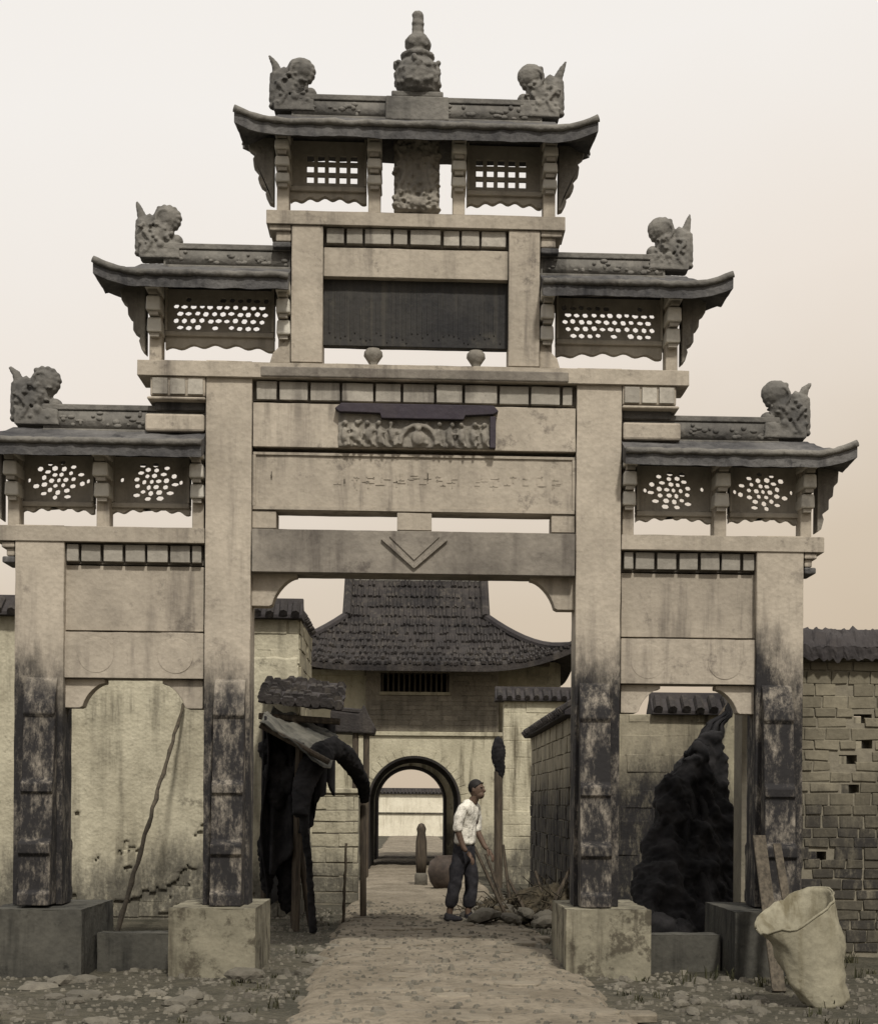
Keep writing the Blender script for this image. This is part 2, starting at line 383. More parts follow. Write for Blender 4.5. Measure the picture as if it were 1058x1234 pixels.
# hanging V cut as a raised cloth corner on the lintel
k = (D-.245)/F; zc = lambda y: EYE+(HY-y)*k
m = MB()
for s in (-1, 1):
    m.prism([[(s*40*k, zc(652)), (s*37*k, zc(650)), (0, zc(682)), (0, zc(687))]], -.262, -.23)
m.build('corner_moulding', 'stone_worn', G, bevel=.004)
m = MB().prism([[(-30*k, zc(648)), (30*k, zc(648)), (0, zc(676))]], -.245, -.23); m.build('corner_field', 'stone_worn', G)
def brace(w_in, yt, yb, wl, Yf, Yb, s):
    """corner brace under a beam: drops at the column, sweeps out under the beam (reach wl)"""
    k = (D+Yf)/F; z = lambda y: EYE+(HY-y)*k
    pts = [(w_in, yt), (w_in-wl*s[1], yt)]
    sg, dr = s
    out = [(sg*w_in*k, z(yt))]
    x1 = w_in-dr*wl
    out.append((sg*x1*k, z(yt)))
    for i in range(9):
        t = i/8; a = t*math.pi/2
        out.append((sg*(x1+dr*wl*.55*math.sin(a)*(.6+.4*t))*k, z(lerp(yt+5, yb-2, 1-math.cos(a)))))
    out += [(sg*(w_in-dr*wl*.38)*k, z(yb)), (sg*w_in*k, z(yb))]
    return MB().prism([out], Yf, Yb).build('corner_brace', 'stone', G, bevel=.006)
for s in (-1, 1): brace(194, 693.4, 734, 54, -.1, .1, (s, 1))
for s in (-1, 1):
    brace(251, 823.5, 858, 48, -.1, .1, (s, -1)); brace(415, 823.5, 858, 48, -.1, .1, (s, 1))
# slots open to the sky above the lintel
bx('spacer_block', -21, 21, 619.3, 640.7, -.17, .17, 'stone', bevel=.01)
bx('spacer_block', 165, 194, 619.3, 640.7, -.15, .15, 'stone', bevel=.008, both=True)
ip = bx('inscription_panel', -194, 194, 549, 619, -.15, .15, 'stone')
k = (D-.15)/F
m = MB()                                                  # worn raised border of the panel
for a in ((-193, 193, 549.5, 552.5), (-193, 193, 614, 618)): m.box(a[0]*k, a[1]*k, -.165, -.14, EYE+(HY-a[3])*k, EYE+(HY-a[2])*k)
for s in (-1, 1): m.box(s*190*k, s*193.5*k, -.164, -.14, EYE+(HY-613.8)*k, EYE+(HY-552.7)*k)
m.build('border', 'stone', ip)
m = MB(); rr = random.Random(3)                           # worn, unreadable carved signs in one line
for x in [-172]+[-88+i*17 for i in range(9)]+[80+i*18 for i in range(6)]:
    for q in range(rr.randint(4, 6)):
        cx, cy = x+rr.uniform(-5, 5), 581+rr.uniform(-7, 7)
        a, b = (rr.uniform(2.5, 5.5), .55) if rr.random() < .55 else (.6, rr.uniform(2.5, 6))
        m.box((cx-a)*k, (cx+a)*k, -.1525, -.14, EYE+(HY-cy-b)*k, EYE+(HY-cy+b)*k)
q = m.build('worn_inscription', 'stone', ip); q['kind'] = 'stuff'
rb = bx('relief_beam', -194, 194, 489.5, 543, -.20, .2, 'stone')
# figures carved on the relief beam
m = MB(); k = (D-.21)/F; zc = lambda y: EYE+(HY-y)*k; rr = random.Random(11)
m.box(-92*k, 95*k, -.215, -.19, zc(541), zc(492))
for i in range(13):
    x = (-84+i*14)*k; t = rr.uniform(-.012, .02); h = rr.uniform(.8, 1.1)
    if 5 <= i <= 7: continue
    m.ball((x, -.225, zc(527)), (.033, .035, .075*h)); m.ball((x+t, -.24, zc(513)+.0), (.022, .026, .026))
    m.tube([(x-.03, -.235, zc(522)), (x+rr.uniform(-.06, .06), -.255, zc(522+rr.uniform(-8, 8)))], .011, 6)
    m.tube([(x+.02, -.23, zc(530)), (x+.04+rr.uniform(-.02, .02), -.245, zc(540))], .013, 6)
m.tube([((4+22*math.cos(a))*k, -.235, zc(538-24*math.sin(a))) for a in [i*math.pi/12 for i in range(13)]], .022, 8)
m.ball((4*k, -.235, zc(530)), (.06, .035, .07)); m.ball((4*k, -.25, zc(519)), .028)
for i in range(26): m.ball((rr.uniform(-90, 92)*k, -.215, zc(rr.uniform(508, 540))), (rr.uniform(.01, .03), .03, rr.uniform(.01, .03)))
me = remesh(m, 'relief_figures', 'carve', .011, .018); put('relief_figures', me, rb)
m = MB()
m.prism([[(x*k, zc(y)) for x, y in ((-96, 497), (-88, 490.5), (94, 490.5), (100, 497), (94, 501), (60, 503), (58, 508), (-40, 508), (-42, 502), (-90, 501))]], -.285, -.19)
m.box(90*k, 97*k, -.27, -.19, zc(541), zc(503))
m.build('relief_canopy', 'tinted', rb, bevel=.006)
# frieze of square blocks
bk = bx('frieze', -194, 194, 463, 489, -.10, .12, 'stone_worn')
rr = random.Random(5); x = -191
for wd_ in (27, 37, 38, 40, 33, 40, 34, 42, 38, 38, 15):
    if x+wd_ > 192: wd_ = 192-x
    k = (D-.16)/F
    MB().rough((x+1.2)*k, (x+wd_-1.2)*k, -.185+rr.uniform(-.008, .008), -.09, EYE+(HY-487)*k, EYE+(HY-464.5)*k, step=.05, amp=.006, chip=.05).build('frieze_block', 'block', bk, smooth='cut')
    x += wd_
sl = bx('cornice_slab', -332, 332, 441, 460, -.25, .25, 'stone', bevel=.02)
k = (D-.26)/F
MB().box(-185*k, 185*k, -.262, -.24, EYE+(HY-458)*k, EYE+(HY-446)*k).build('cornice_band', 'stone_worn', sl, bevel=.01)
# corbels that carry the cornice beside the inner columns
for s in (-1, 1):
    for w1, yt, yb, Yf in ((316, 460.6, 484, -.22), (320, 484.6, 488, -.24), (310, 488.6, 501, -.12)):
        k = (D+Yf)/F
        MB().box(s*250.6*k, s*w1*k, Yf, -Yf, EYE+(HY-yb)*k, EYE+(HY-yt)*k).build('corbel', 'stone' if yb != 501 else 'roof', G, bevel=.012)  # lowest corbel in dark roof stone: shade under the cornice put into colour
    for i in range(3):
        k = (D-.245)/F; a = 252+i*21
        MB().rough(s*(a+1)*k, s*(a+20)*k, -.25, -.21, EYE+(HY-482)*k, EYE+(HY-462)*k, step=.05, amp=.006, chip=.05).build('frieze_block', 'block', G, smooth='cut')
# --- upper centre
UW0, UW1 = 111.5, 149.5
zt = pz(276, -.19)
for s in (-1, 1):
    k = (D-.19)/F
    MB().rough(s*UW0*k, s*UW1*k, -.19, .19, Z_MID+.001, zt).build('upper_column', 'stone', G, smooth='cut')
    # steadying stones at the feet
    MB().prism([[(s*(UW1+.5)*k, Z_MID+.002), (s*(UW1+26)*k, Z_MID+.002), (s*(UW1+22)*k, Z_MID+.10), (s*(UW1+9)*k, Z_MID+.19), (s*(UW1+.5)*k, Z_MID+.30)]], -.12, .12).build('foot_scroll', 'stone', G, bevel=.012)
for x in (-51, 73):                                        # vase struts under the plaque
    m = MB(); c = (gx(x, -.1), -.02, Z_MID+.001); h = pz(420.3, -.1)-Z_MID-.002
    m.lathe([(.05, 0), (.055, .02*h), (.035, .18*h), (.05, .32*h), (.085, .62*h), (.08, .85*h), (.06, .97*h), (.06, h)], c, 16); m.build('vase_strut', 'carve', G, smooth=True)
pl = bx('plaque', -111, 111, 338, 420, -.06, .06, 'plaque')
k = (D-.075)/F
m = MB(); rr = random.Random(9)
for i in range(34):
    x = -104+i*6.2+rr.uniform(-1, 1); y0 = 362+rr.uniform(-8, 14); y1 = 410+rr.uniform(-8, 6)
    m.box(x*k, (x+1.5)*k, -.068, -.055, EYE+(HY-y1)*k, EYE+(HY-y0)*k)
q = m.build('worn_inscription', 'plaque', pl); q['kind'] = 'stuff'
bx('upper_beam', -111, 111, 301.5, 337, -.15, .15, 'stone')
fr = bx('frieze', -111, 111, 276, 300.5, -.08, .1, 'stone_worn')
x = -109; rr = random.Random(6)
for wd_ in (24, 22, 34, 20, 40, 22, 24, 32):
    k = (D-.13)/F
    MB().rough((x+1.2)*k, (x+wd_-1.2)*k, -.16+rr.uniform(-.006, .006), -.07, EYE+(HY-298)*k, EYE+(HY-279)*k, step=.05, amp=.006, chip=.05).build('frieze_block', 'block', fr, smooth='cut')
    x += wd_
bx('cornice_slab', -180, 180, 258, 275, -.21, .21, 'stone', bevel=.02)
for w1, yt, yb, Yf in ((176, 275.6, 283, -.18), (168, 283.4, 296, -.15), (172, 296.4, 303, -.17)):
    for s in (-1, 1):
        k = (D+Yf)/F
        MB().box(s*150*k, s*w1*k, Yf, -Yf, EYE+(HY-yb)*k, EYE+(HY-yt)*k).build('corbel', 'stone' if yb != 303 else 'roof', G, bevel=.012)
# --- lower side bays
for s in (-1, 1):
    def sb(name, w0, w1, yt, yb, Yf, Yb, mat='stone', parent=None, bevel=BV):
        k = (D+Yf)/F
        return MB().rough(s*w0*k, s*w1*k, Yf, Yb, EYE+(HY-yb)*k, EYE+(HY-yt)*k).build(name, mat, parent or G, smooth='cut')
    sb('cornice_slab', 250.5, 499, 641, 660, -.225, .225, bevel=.02)
    f_ = sb('frieze', 250.5, 415.5, 661, 687, -.08, .1, 'stone_worn')
    x = 252; rr = random.Random(20+s)
    for wd_ in (14, 26, 27, 26, 26, 26, 17):
        k = (D-.14)/F; a, b = x+1.3, x+wd_-1.3
        MB().rough(s*a*k, s*b*k, -.17+rr.uniform(-.006, .006), -.07, EYE+(HY-684)*k, EYE+(HY-663)*k, step=.05, amp=.006, chip=.05).build('frieze_block', 'block', f_, smooth='cut')
        x += wd_
    sb('side_panel', 250.5, 415.5, 688, 766, -.11, .12)
    be = sb('side_beam', 250.5, 415.5, 767, 822.5, -.16, .16)
    # two shallow medallions left on the beam
    k = (D-.16)/F
    for x in (284, 378):
        MB().prism([[(s*(x+21*math.cos(a))*k, EYE+(HY-795+21*math.sin(a))*k) for a in [i*math.pi/12 for i in range(24)]]], -.1625, -.15).build('medallion', 'stone', be, bevel=.002)
    for w1, yt, yb, Yf in ((490, 661, 668, -.2), (484, 668.4, 678, -.17), (489, 678.4, 686, -.19)):
        k = (D+Yf)/F
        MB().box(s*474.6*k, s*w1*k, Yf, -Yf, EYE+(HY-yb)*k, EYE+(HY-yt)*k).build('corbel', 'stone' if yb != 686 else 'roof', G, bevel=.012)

# --- fish-shaped ridge ornaments
def fish_mesh(seed):
    rr = random.Random(seed)
    m = MB()
    m.box(-.17, .19, -.10, .10, 0, .13, .01, .01)                      # head block biting the ridge (+x is towards the centre)
    m.tube([(-.10, 0, .05), (-.12, 0, .20), (-.11, 0, .32), (-.05, 0, .37)], [.105, .10, .09, .06], 12, .85)
    m.tube([(-.05, 0, .18), (.03, 0, .26), (.06, 0, .37)], [.11, .11, .08], 12, .85)
    m.ball((.07+rr.uniform(-.015, .015), 0, .37+rr.uniform(-.02, .02)), (.125, .10, .115), 14, 10)
    m.ball((.15, 0, .17), (.06, .08, .06)); m.ball((.12, 0, .10), (.10, .105, .08))
    m.tube([(-.13, 0, .30), (-.17+rr.uniform(-.01, .01), 0, .43), (-.215+rr.uniform(-.02, .03), 0, .53+rr.uniform(-.05, .02))], [.055, .035, .010], 8, .7)   # upswept tail tip
    m.tube([(-.17, 0, .1), (-.185, 0, .36)], [.05, .03], 8, .8)
    for i in range(5): m.ball((-.19+.005*i, 0, .06+.07*i), (.03, .05, .03))
    for i in range(9):
        a = -1.2+i*.42; m.ball((.06+.11*math.cos(a), 0, .37+.10*math.sin(a)), (.028, .06, .028))
    for yy in (-.085, .085):
        m.tube([(.06+(.02+.012*i)*math.cos(i*.6), yy, .37+(.02+.012*i)*math.sin(i*.6)) for i in range(9)], .014, 6)
        m.ball((.02, yy, .12), (.035, .03, .035)); m.tube([(-.12, yy, .04), (-.06, yy*1.15, .14), (-.13, yy*1.1, .24)], .022, 6)
    for i in range(46):                                   # scales and curls
        a, z = rr.choice((-1, 1)), rr.uniform(.04, .33)
        m.ball((rr.uniform(-.17, .13), a*rr.uniform(.075, .095), z), (rr.uniform(.012, .03), .022, rr.uniform(.010, .022)), 7, 5)
    return remesh(m, 'ridge_fish', 'ridge', .0095, .012)
def mirrored(me):
    q = me.copy(); q.transform(Matrix.Scale(-1, 4, (1, 0, 0))); q.flip_normals(); return q
FISHN = [0]

WR, YC = .40, -.06
def make_roof(name, x0, x1, hip0, hip1, W, ze, rise, lift, t, ridge_top, parent, mat='roof', ridge_span=None, hiplen=.30, a=.34, rib=.115):
    """stone roof on axis x: eaves at y=-W and W, hipped and turned up at the ends asked for"""
    def dist(x): return (x-x0) if hip0 else 9, (x1-x) if hip1 else 9
    def top(x, y):
        d0, d1 = dist(x); q = min(1-abs(y)/W, d0/hiplen, d1/hiplen, 1); q = max(q, 0)
        lx = max(0, 1-min(d0, d1)/a)**2
        return ze+rise*(.6*q+.4*q*q)+lift*lx*(.25+.75*(abs(y)/W)**2)
    def flare(x, y):
        d0, d1 = dist(x); g = (abs(y)/W)**2
        return x+(.05*g*max(0, 1-d1/a)**2 if hip1 else 0)-(.05*g*max(0, 1-d0/a)**2 if hip0 else 0)
    nx = max(10, int((x1-x0)/.05)); ny = 16
    b = MB(); v = []
    for lay in (0, 1):
        for j in range(ny+1):
            for i in range(nx+1):
                x = lerp(x0, x1, i/nx); y = lerp(-W, W, j/ny); z = top(x, y)
                z += .012*fbm(x*5, y*9, lay*3); v.append((flare(x, y), y*(1 if lay == 0 else .985)+.008*fbm(x*8, y*4, 2), z-((t if y < 0 else t*.55) if lay else 0)))
    n1 = (nx+1)*(ny+1); f = []
    for j in range(ny):
        for i in range(nx):
            q = (j*(nx+1)+i, j*(nx+1)+i+1, (j+1)*(nx+1)+i+1, (j+1)*(nx+1)+i); f.append(q); f.append(tuple(n1+c for c in reversed(q)))
    rim = [i for i in range(nx+1)]+[(j+1)*(nx+1)-1 for j in range(1, ny+1)]+[ny*(nx+1)+i for i in range(nx-1, -1, -1)]+[j*(nx+1) for j in range(ny-1, 0, -1)]
    for i in range(len(rim)):
        p, q = rim[i], rim[(i+1) % len(rim)]; f.append((p, q, q+n1, p+n1))
    b.add(v, f); b.v = [(x, y+YC, z) for x, y, z in b.v]; ro = b.build(name, mat, parent)
    lip = MB()
    for sg in (-1, 1):
        pts = [(flare(x, sg*W), sg*(W+.004)+YC+.008*fbm(x*8, sg, 2), top(x, W)-.018+.010*fbm(x*6, sg, 5)) for x in [lerp(x0, x1, i/60) for i in range(61)]]
        lip.tube(pts, [.030+.008*noise.noise(Vector((i*.9, sg, x0))) for i in range(61)], 8)
    lip.build('eave_lip', 'ridge', ro, smooth=True)
    r0, r1 = ridge_span or (x0, x1)
    zr = ze+rise-.06; rg = MB(); k = .075
    n_ = max(2, int((r1-r0)/.3))
    rg.box(r0, r1, -k, k, zr-.05, ridge_top-.05); rg.box(r0-.005, r1+.005, -k-.02, k+.02, ridge_top-.05, ridge_top)
    rg.box(r0, r1, -k-.03, k+.03, zr-.06, zr+.05)
    ro2 = rg.build('ridge', 'ridge', ro, bevel=.008)
    me = None; m = MB(); rr = random.Random(int(r0*100))                # carved scroll band along the ridge
    m.box(r0+.02, r1-.02, -k-.006, k+.006, zr+.055, ridge_top-.056)
    for i in range(int((r1-r0)/.045)):
        x = r0+.03+rr.random()*(r1-r0-.06)
        for s in (-1, 1): m.ball((x, s*(k+.004), lerp(zr+.07, ridge_top-.07, rr.random())), (rr.uniform(.015, .04), .018, rr.uniform(.012, .025)), 8, 5)
    m.build('ridge_carving', 'ridge', ro, smooth=True)
    return ro, top
def fish(xc, z, side, parent, sc=1.0):
    FISHN[0] += 1; me = fish_mesh(FISHN[0])
    if side > 0: me = mirrored(me)
    return put('ridge_fish', me, parent, 0, Matrix.Translation((xc, 0, z)) @ Matrix.Scale(sc, 4))
KE = (D-WR+YC)/F; ze = lambda y: EYE+(HY-y)*KE
# top roof
xt = 212*KE
rt, ttop = make_roof('roof', -xt, xt, 1, 1, WR, ze(149), .19, .10, .14, pz(118, -.09), G, ridge_span=(-gx(150), gx(150)))
for s in (-1, 1): fish(s*gx(148), pz(138, -.09), s, rt, 1.0)
# centre finial on the ridge
zb = pz(150, -.12)
m = MB(); kf = (D-.05)/F; zc = lambda y: EYE+(HY-y)*kf
m.box(-.28, .28, -.125, .125, zc(150), zc(121))
m.box(-.23, .23, -.11, .11, zc(121), zc(114))
m.build('finial_base', 'ridge', rt, bevel=.012)
m = MB(); z0 = zc(116)
m.lathe([(.11, z0), (.17, z0+.03), (.20, zc(102)), (.205, zc(92)), (.18, zc(80)), (.14, zc(74)), (.13, zc(72)), (.155, zc(70)), (.155, zc(66)), (.10, zc(63)), (.09, zc(61)), (.115, zc(55)), (.115, zc(49)), (.085, zc(43)), (.055, zc(40)), (.05, zc(30)), (.062, zc(28)), (.05, zc(25)), (.052, zc(16)), (.035, zc(13)), (.01, zc(12.3))], (0, 0, 0), 22)
rr = random.Random(2)
for i in range(60):
    a = rr.uniform(0, 6.28); q = rr.random(); m.ball((.19*math.cos(a), .19*math.sin(a), lerp(zc(108), zc(76), q)), (.03, .03, .022), 7, 5)
for i in range(18):
    a = rr.uniform(0, 6.28); m.ball((.10*math.cos(a), .10*math.sin(a), lerp(zc(58), zc(46), rr.random())), .022, 7, 5)
me = remesh(m, 'finial', 'ridge', .012, .02); put('finial', me, rt)
# middle and lower roofs, one pair each side
mids, lows = [], []
for s in (-1, 1):
    x0, x1 = sorted((s*gx(150.5, -.19), s*378*KE))
    r_, t_ = make_roof('roof', x0, x1, s < 0, s > 0, WR, ze(334), .17, .10, .14, pz(301, -.09), G, ridge_span=tuple(sorted((s*gx(151, -.19), s*gx(300)))))
    fish(s*gx(306), pz(319, -.09), s, r_, 1.0); mids.append(r_)
    x0, x1 = sorted((s*gx(251, -.21), s*532*KE))
    r_, t_ = make_roof('roof', x0, x1, s < 0, s > 0, WR, ze(537), .17, .10, .14, pz(496, -.09), G, ridge_span=tuple(sorted((s*gx(252, -.21), s*gx(440)))))
    fish(s*gx(449), pz(521, -.09), s, r_, 1.08); lows.append(r_)
    k = (D-.2)/F
    MB().box(s*251.5*k, s*322*k, -.2, .2, pz(526, -.2), pz(505, -.2)).build('ridge_end_block', 'stone', G, bevel=.02)

# --- bracket stacks and lattice panels under the roofs
def brackets(xc, hw, z0, z1, parent=None, reach=.30, n=3):
    """a stem with blocks stepping forward and back as they rise"""
    b = thing_part = None
    zs = lerp(z0, z1, .32)
    st = MB().box(xc-hw*.82, xc+hw*.82, -.10, .10, z0+.001, z1-.01).build('bracket_stack', 'stone', G, bevel=.01)
    h = (z1-zs)/n
    for i in range(n):
        q = .12+reach*(i+1)/n*.75; a = zs+i*h
        MB().box(xc-hw, xc+hw, -q, min(q, .24), a+.03, a+h-.012, .006, 0).build('bracket_block', 'bracket', st, bevel=.016)
        MB().box(xc-hw*.6, xc+hw*.6, -q+.03, min(q, .24)-.03, a-.005, a+.028).build('bracket_neck', 'lattice', st)
    return st
def ngon(cx, cz, rx, rz, n=8, rot=0.4):
    return [(cx+rx*math.cos(rot+i*2*math.pi/n), cz+rz*math.sin(rot+i*2*math.pi/n)) for i in range(n)]
def panel(x0, x1, z0, z1, holes, zframe):
    """pierced panel x0..x1, z0..z1 with a sill and scalloped apron below it down to zframe"""
    if x0 > x1: x0, x1 = x1, x0
    p = MB().prism([[(x0, z0), (x1, z0), (x1, z1), (x0, z1)]]+holes, .065, .105).build('lattice_panel', 'lattice', G)
    MB().box(x0, x1, -.0, .16, z0-.045, z0-.001).build('sill', 'lattice', p, bevel=.008)
    sc = []; n = 36
    for i in range(n+1):
        t = i/n; q = abs(2*t-1); zz = lerp(zframe+.035, zframe-.005, q**2)+.014*math.sin(t*math.pi*10)
        sc.append((lerp(x0, x1, t), zz))
    MB().prism([[(x1, z0-.046), (x0, z0-.046)]+sc], .04, .12).build('apron', 'lattice', p)
    for xx in (x0, x1):
        d = .014 if xx == x0 else -.014
        MB().box(xx, xx+d*1.5, -.01, .15, z0+.001, z1-.001).build('panel_frame', 'lattice', p)
    return p
# top tier
z0, z1 = pz(257.6, -.24), ze(149)+.03
for s in (-1, 1):
    brackets(s*gx(161, -.2), gx(9, -.2), z0, z1, n=4); brackets(s*gx(51, -.2), gx(9, -.2), z0, z1, n=4)
    k = (D-.05)/F; za = EYE+(HY-226)*k; zb_ = EYE+(HY-172)*k
    hs = [ngon(s*(76+i*13.1)*k, EYE+(HY-(190+j*12.8))*k, 5.9*k, 5.7*k, 4, math.pi/4) for i in range(5) for j in range(3)]
    panel(s*60.5*k, s*152*k, za, zb_+.02, hs, EYE+(HY-243)*k)
    # scrolled ear outside the end bracket
    k = (D-.05)/F; zc = lambda y: EYE+(HY-y)*k
    ear = [(170.5, 252), (176, 250), (181, 240), (179, 235), (186, 230), (190, 222), (188, 215), (195, 207), (196, 198), (193, 192), (201, 186), (203, 172), (170.5, 172)]
    MB().prism([[(s*a*k, zc(b)) for a, b in ear]], -.06, .06).build('scroll_ear', 'carve', G, bevel=.01)
# upright carved tablet in the middle
k = (D-.12)/F; zc = lambda y: EYE+(HY-y)*k; m = MB(); rr = random.Random(4)
m.box(-27*k, 27*k, -.12, .05, zc(257), zc(160))
m.box(-15*k, 15*k, -.15, -.1, zc(235), zc(182))
for i in range(260):
    a, b = rr.uniform(-27, 27), rr.uniform(162, 255)
    if abs(a) < 13 and 186 < b < 232 and rr.random() < .8: continue
    m.ball((a*k, -.125, zc(b)), (rr.uniform(.010, .032), rr.uniform(.03, .07), rr.uniform(.010, .030)), 8, 5)
for s in (-1, 1):
    m.tube([(s*(18+4*math.sin(i*.9))*k, -.14, zc(250-i*8)) for i in range(11)], .026, 7)
m.ball((0, -.14, zc(247)), (.07, .06, .06)); m.ball((0, -.14, zc(168)), (.08, .06, .06))
me = remesh(m, 'carved_tablet', 'carve', .009, .02); ct = put('carved_tablet', me, G)
# middle tier
z0, z1 = pz(440.6, -.3), ze(334)+.02
for s in (-1, 1):
    brackets(s*gx(312, -.2), gx(9, -.2), z0, z1); brackets(s*gx(158.5, -.2), gx(8.5, -.2), z0, z1)
    k = (D-.05)/F; zc = lambda y: EYE+(HY-y)*k; hs = []
    rr = random.Random(15)
    for r_ in range(5):
        for q in range(11):
            x, y = 181+q*10.2+(r_ % 2)*5, 363.5+r_*8.4
            if rr.random() < (.35 if r_ in (0, 4) else .06): continue
            hs.append(ngon(s*(x+rr.uniform(-.8, .8))*k, zc(y+rr.uniform(-.7, .7)), rr.uniform(3.4, 4.6)*k, rr.uniform(2.9, 3.9)*k, 6, rr.uniform(0, 1)))
    panel(s*170*k, s*300*k, zc(404), zc(352), hs, zc(424))
    ear = [(321.5, 434), (326, 430), (329, 420), (327, 414), (336, 408), (336, 394), (342, 390), (343, 377), (350, 372), (352, 356), (321.5, 350)]
    MB().prism([[(s*a*k, zc(b)) for a, b in ear]], -.09, .09).build('scroll_ear', 'carve', G, bevel=.01)
# lower tier
z0, z1 = pz(640.6, -.25), ze(537)+.02
for s in (-1, 1):
    for w, h in ((260, 8.5), (373, 9.5), (479, 8.5)): brackets(s*gx(w, -.2), gx(h, -.2), z0, z1)
    k = (D-.05)/F; zc = lambda y: EYE+(HY-y)*k
    for w0, w1 in ((270, 362), (384, 469)):
        c0 = (w0+w1)/2; hs = []; zm = 584
        rr = random.Random(int(w0)); hs.append(ngon(s*c0*k, zc(zm), 2.8*k, 3*k, 6))
        for n_, ra, rb, h1, h2 in ((6, 8.5, 7.5, 2.8, 2.6), (11, 18, 14.5, 3.0, 2.6), (12, 28, 21, 3.4, 2.5)):
            for i in range(n_):
                a = (i+.5*(n_ != 6))*2*math.pi/n_+.1
                if n_ == 12 and rr.random() < .2: continue
                hs.append(ngon(s*(c0+ra*math.cos(a)+rr.uniform(-.6, .6))*k, zc(zm+rb*math.sin(a)+rr.uniform(-.5, .5)), h1*rr.uniform(1.0, 1.45)*k, h2*rr.uniform(1.0, 1.4)*k, 6, rr.uniform(0, 1)))
        for dx in (-35, 35): hs.append(ngon(s*(c0+dx)*k, zc(zm+rr.uniform(-2, 2)), 2.4*k, 3*k, 6))
        panel(s*(w0-.5)*k, s*(w1+.5)*k, zc(611), zc(555), hs, zc(623))
    ear = [(489, 636), (494, 632), (497, 620), (495, 614), (503, 608), (503, 596), (508, 592), (509, 580), (514, 575), (515, 560), (489, 556)]
    MB().prism([[(s*a*k, zc(b)) for a, b in ear]], -.09, .09).build('scroll_ear', 'carve', G, bevel=.01)

# ------------------------------------------------------------------ walls laid block by block
BRICKS = {}
def block_mesh(w, h, d, mat, rr):
    key = (round(w, 2), round(h, 2), mat, d, rr.randint(0, 3))
    if key not in BRICKS:
        b = MB(); j = lambda a: a+rr.uniform(-.008, .008)
        b.add([(j(sx*w/2), (-d if sy < 0 else d*.9)+(rr.uniform(-.006, .006) if sy < 0 else 0), j(sz*h/2)) for sz in (-1, 1) for sx, sy in ((-1, -1), (1, -1), (1, 1), (-1, 1))],
              [(3, 2, 1, 0), (4, 5, 6, 7), (0, 1, 5, 4), (1, 2, 6, 5), (2, 3, 7, 6), (3, 0, 4, 7)])
        BRICKS[key] = b.mesh('brick', mat)
    return BRICKS[key]
def brickwork(parent, x0, x1, z0, z1, Y, mat, bw, bh, seed, skip=0, proud=.02, gap=.012, top=None, name='brick', facing=None, hidden=None, thick=.035):
    """blocks proud of the core wall, on its face at depth Y (or, with facing, on a face turned to +/-x at x=Y)"""
    rr = random.Random(seed); z = z0; row = 0
    while z < z1-.04:
        h = bh*rr.choice((.85, 1, 1, 1.15)); x = x0-(row % 2)*bw*.5
        if z+h > z1: h = z1-z
        while x < x1-.03:
            w = bw*rr.choice((.7, .85, 1, 1, 1.2)); a, b = max(x, x0), min(x+w, x1)
            if b-a > .06 and rr.random() > skip and not (top and z+h > top((a+b)/2)) and not (hidden and hidden((a+b)/2, z+h/2)):
                me = block_mesh(round((b-a-gap)/.04)*.04 if b-a > .1 else b-a-gap, round((h-gap)/.03)*.03 if h > .08 else h-gap, thick, mat, rr)
                dp = rr.uniform(-.006, .008)
                if facing is None: mw = Matrix.Translation(((a+b)/2, Y-proud+thick+dp, z+h/2))
                else: mw = Matrix.Translation((Y+facing*(proud-.033+dp), (a+b)/2, z+h/2)) @ Matrix.Rotation(R(90*facing), 4, 'Z')
                put(name, me, parent, .007, mw)
            x += w
        z += h; row += 1
def coping(parent, x0, x1, Y, depth, z, seed, name='coping', over=.14, axis='x', pitch=.16, ribs=True):
    """dark tile coping: ridge with little tile rows falling to both sides"""
    rr = random.Random(seed); m = MB()
    yc = Y+depth/2; hw = depth/2+over
    m.prism([[(yc-hw, z), (yc-hw, z+.05), (yc-.07, z+.20), (yc-.05, z+.28), (yc+.05, z+.28), (yc+.07, z+.20), (yc+hw, z+.05), (yc+hw, z)]], x0, x1, axis='x')
    if axis == 'y': m.v = [(b, a, c) for a, b, c in m.v]
    o = m.build(name, 'tileedge', parent, bevel=.01)
    if not ribs:
        t = MB().sheet(lambda u, v: (lerp(x0, x1, u), lerp(yc-hw-.02, yc+.1, v), z+.08+.2*math.sin(v*2.2)+.05*fbm(u*60, v*3, seed)), 240, 8)
        t.sheet(lambda u, v: (lerp(x0, x1, u), yc-hw-.02-.02*fbm(u*70, v, 3), z+.08+.05*fbm(u*60, 0, seed)-v*(.13+.05*fbm(u*50, 2, seed))), 240, 4)
        t.build('weathered_tiles', 'tileedge', o); return o
    n_ = int((x1-x0)/pitch); t = MB()
    for i in range(n_):
        x = x0+(i+.5)*(x1-x0)/n_
        for s in (-1, 1):
            t.tube([(x+rr.uniform(-.01, .01), yc+s*(hw+.03), z+.055+rr.uniform(-.012, .012)), (x, yc+s*.08, z+.215+rr.uniform(-.01, .01))], .055, 7)
    if axis == 'y': t.v = [(b, a, c) for a, b, c in t.v]
    q = t.build('tile_rows', 'tile', o, smooth=False); q['kind'] = 'stuff'
    return o
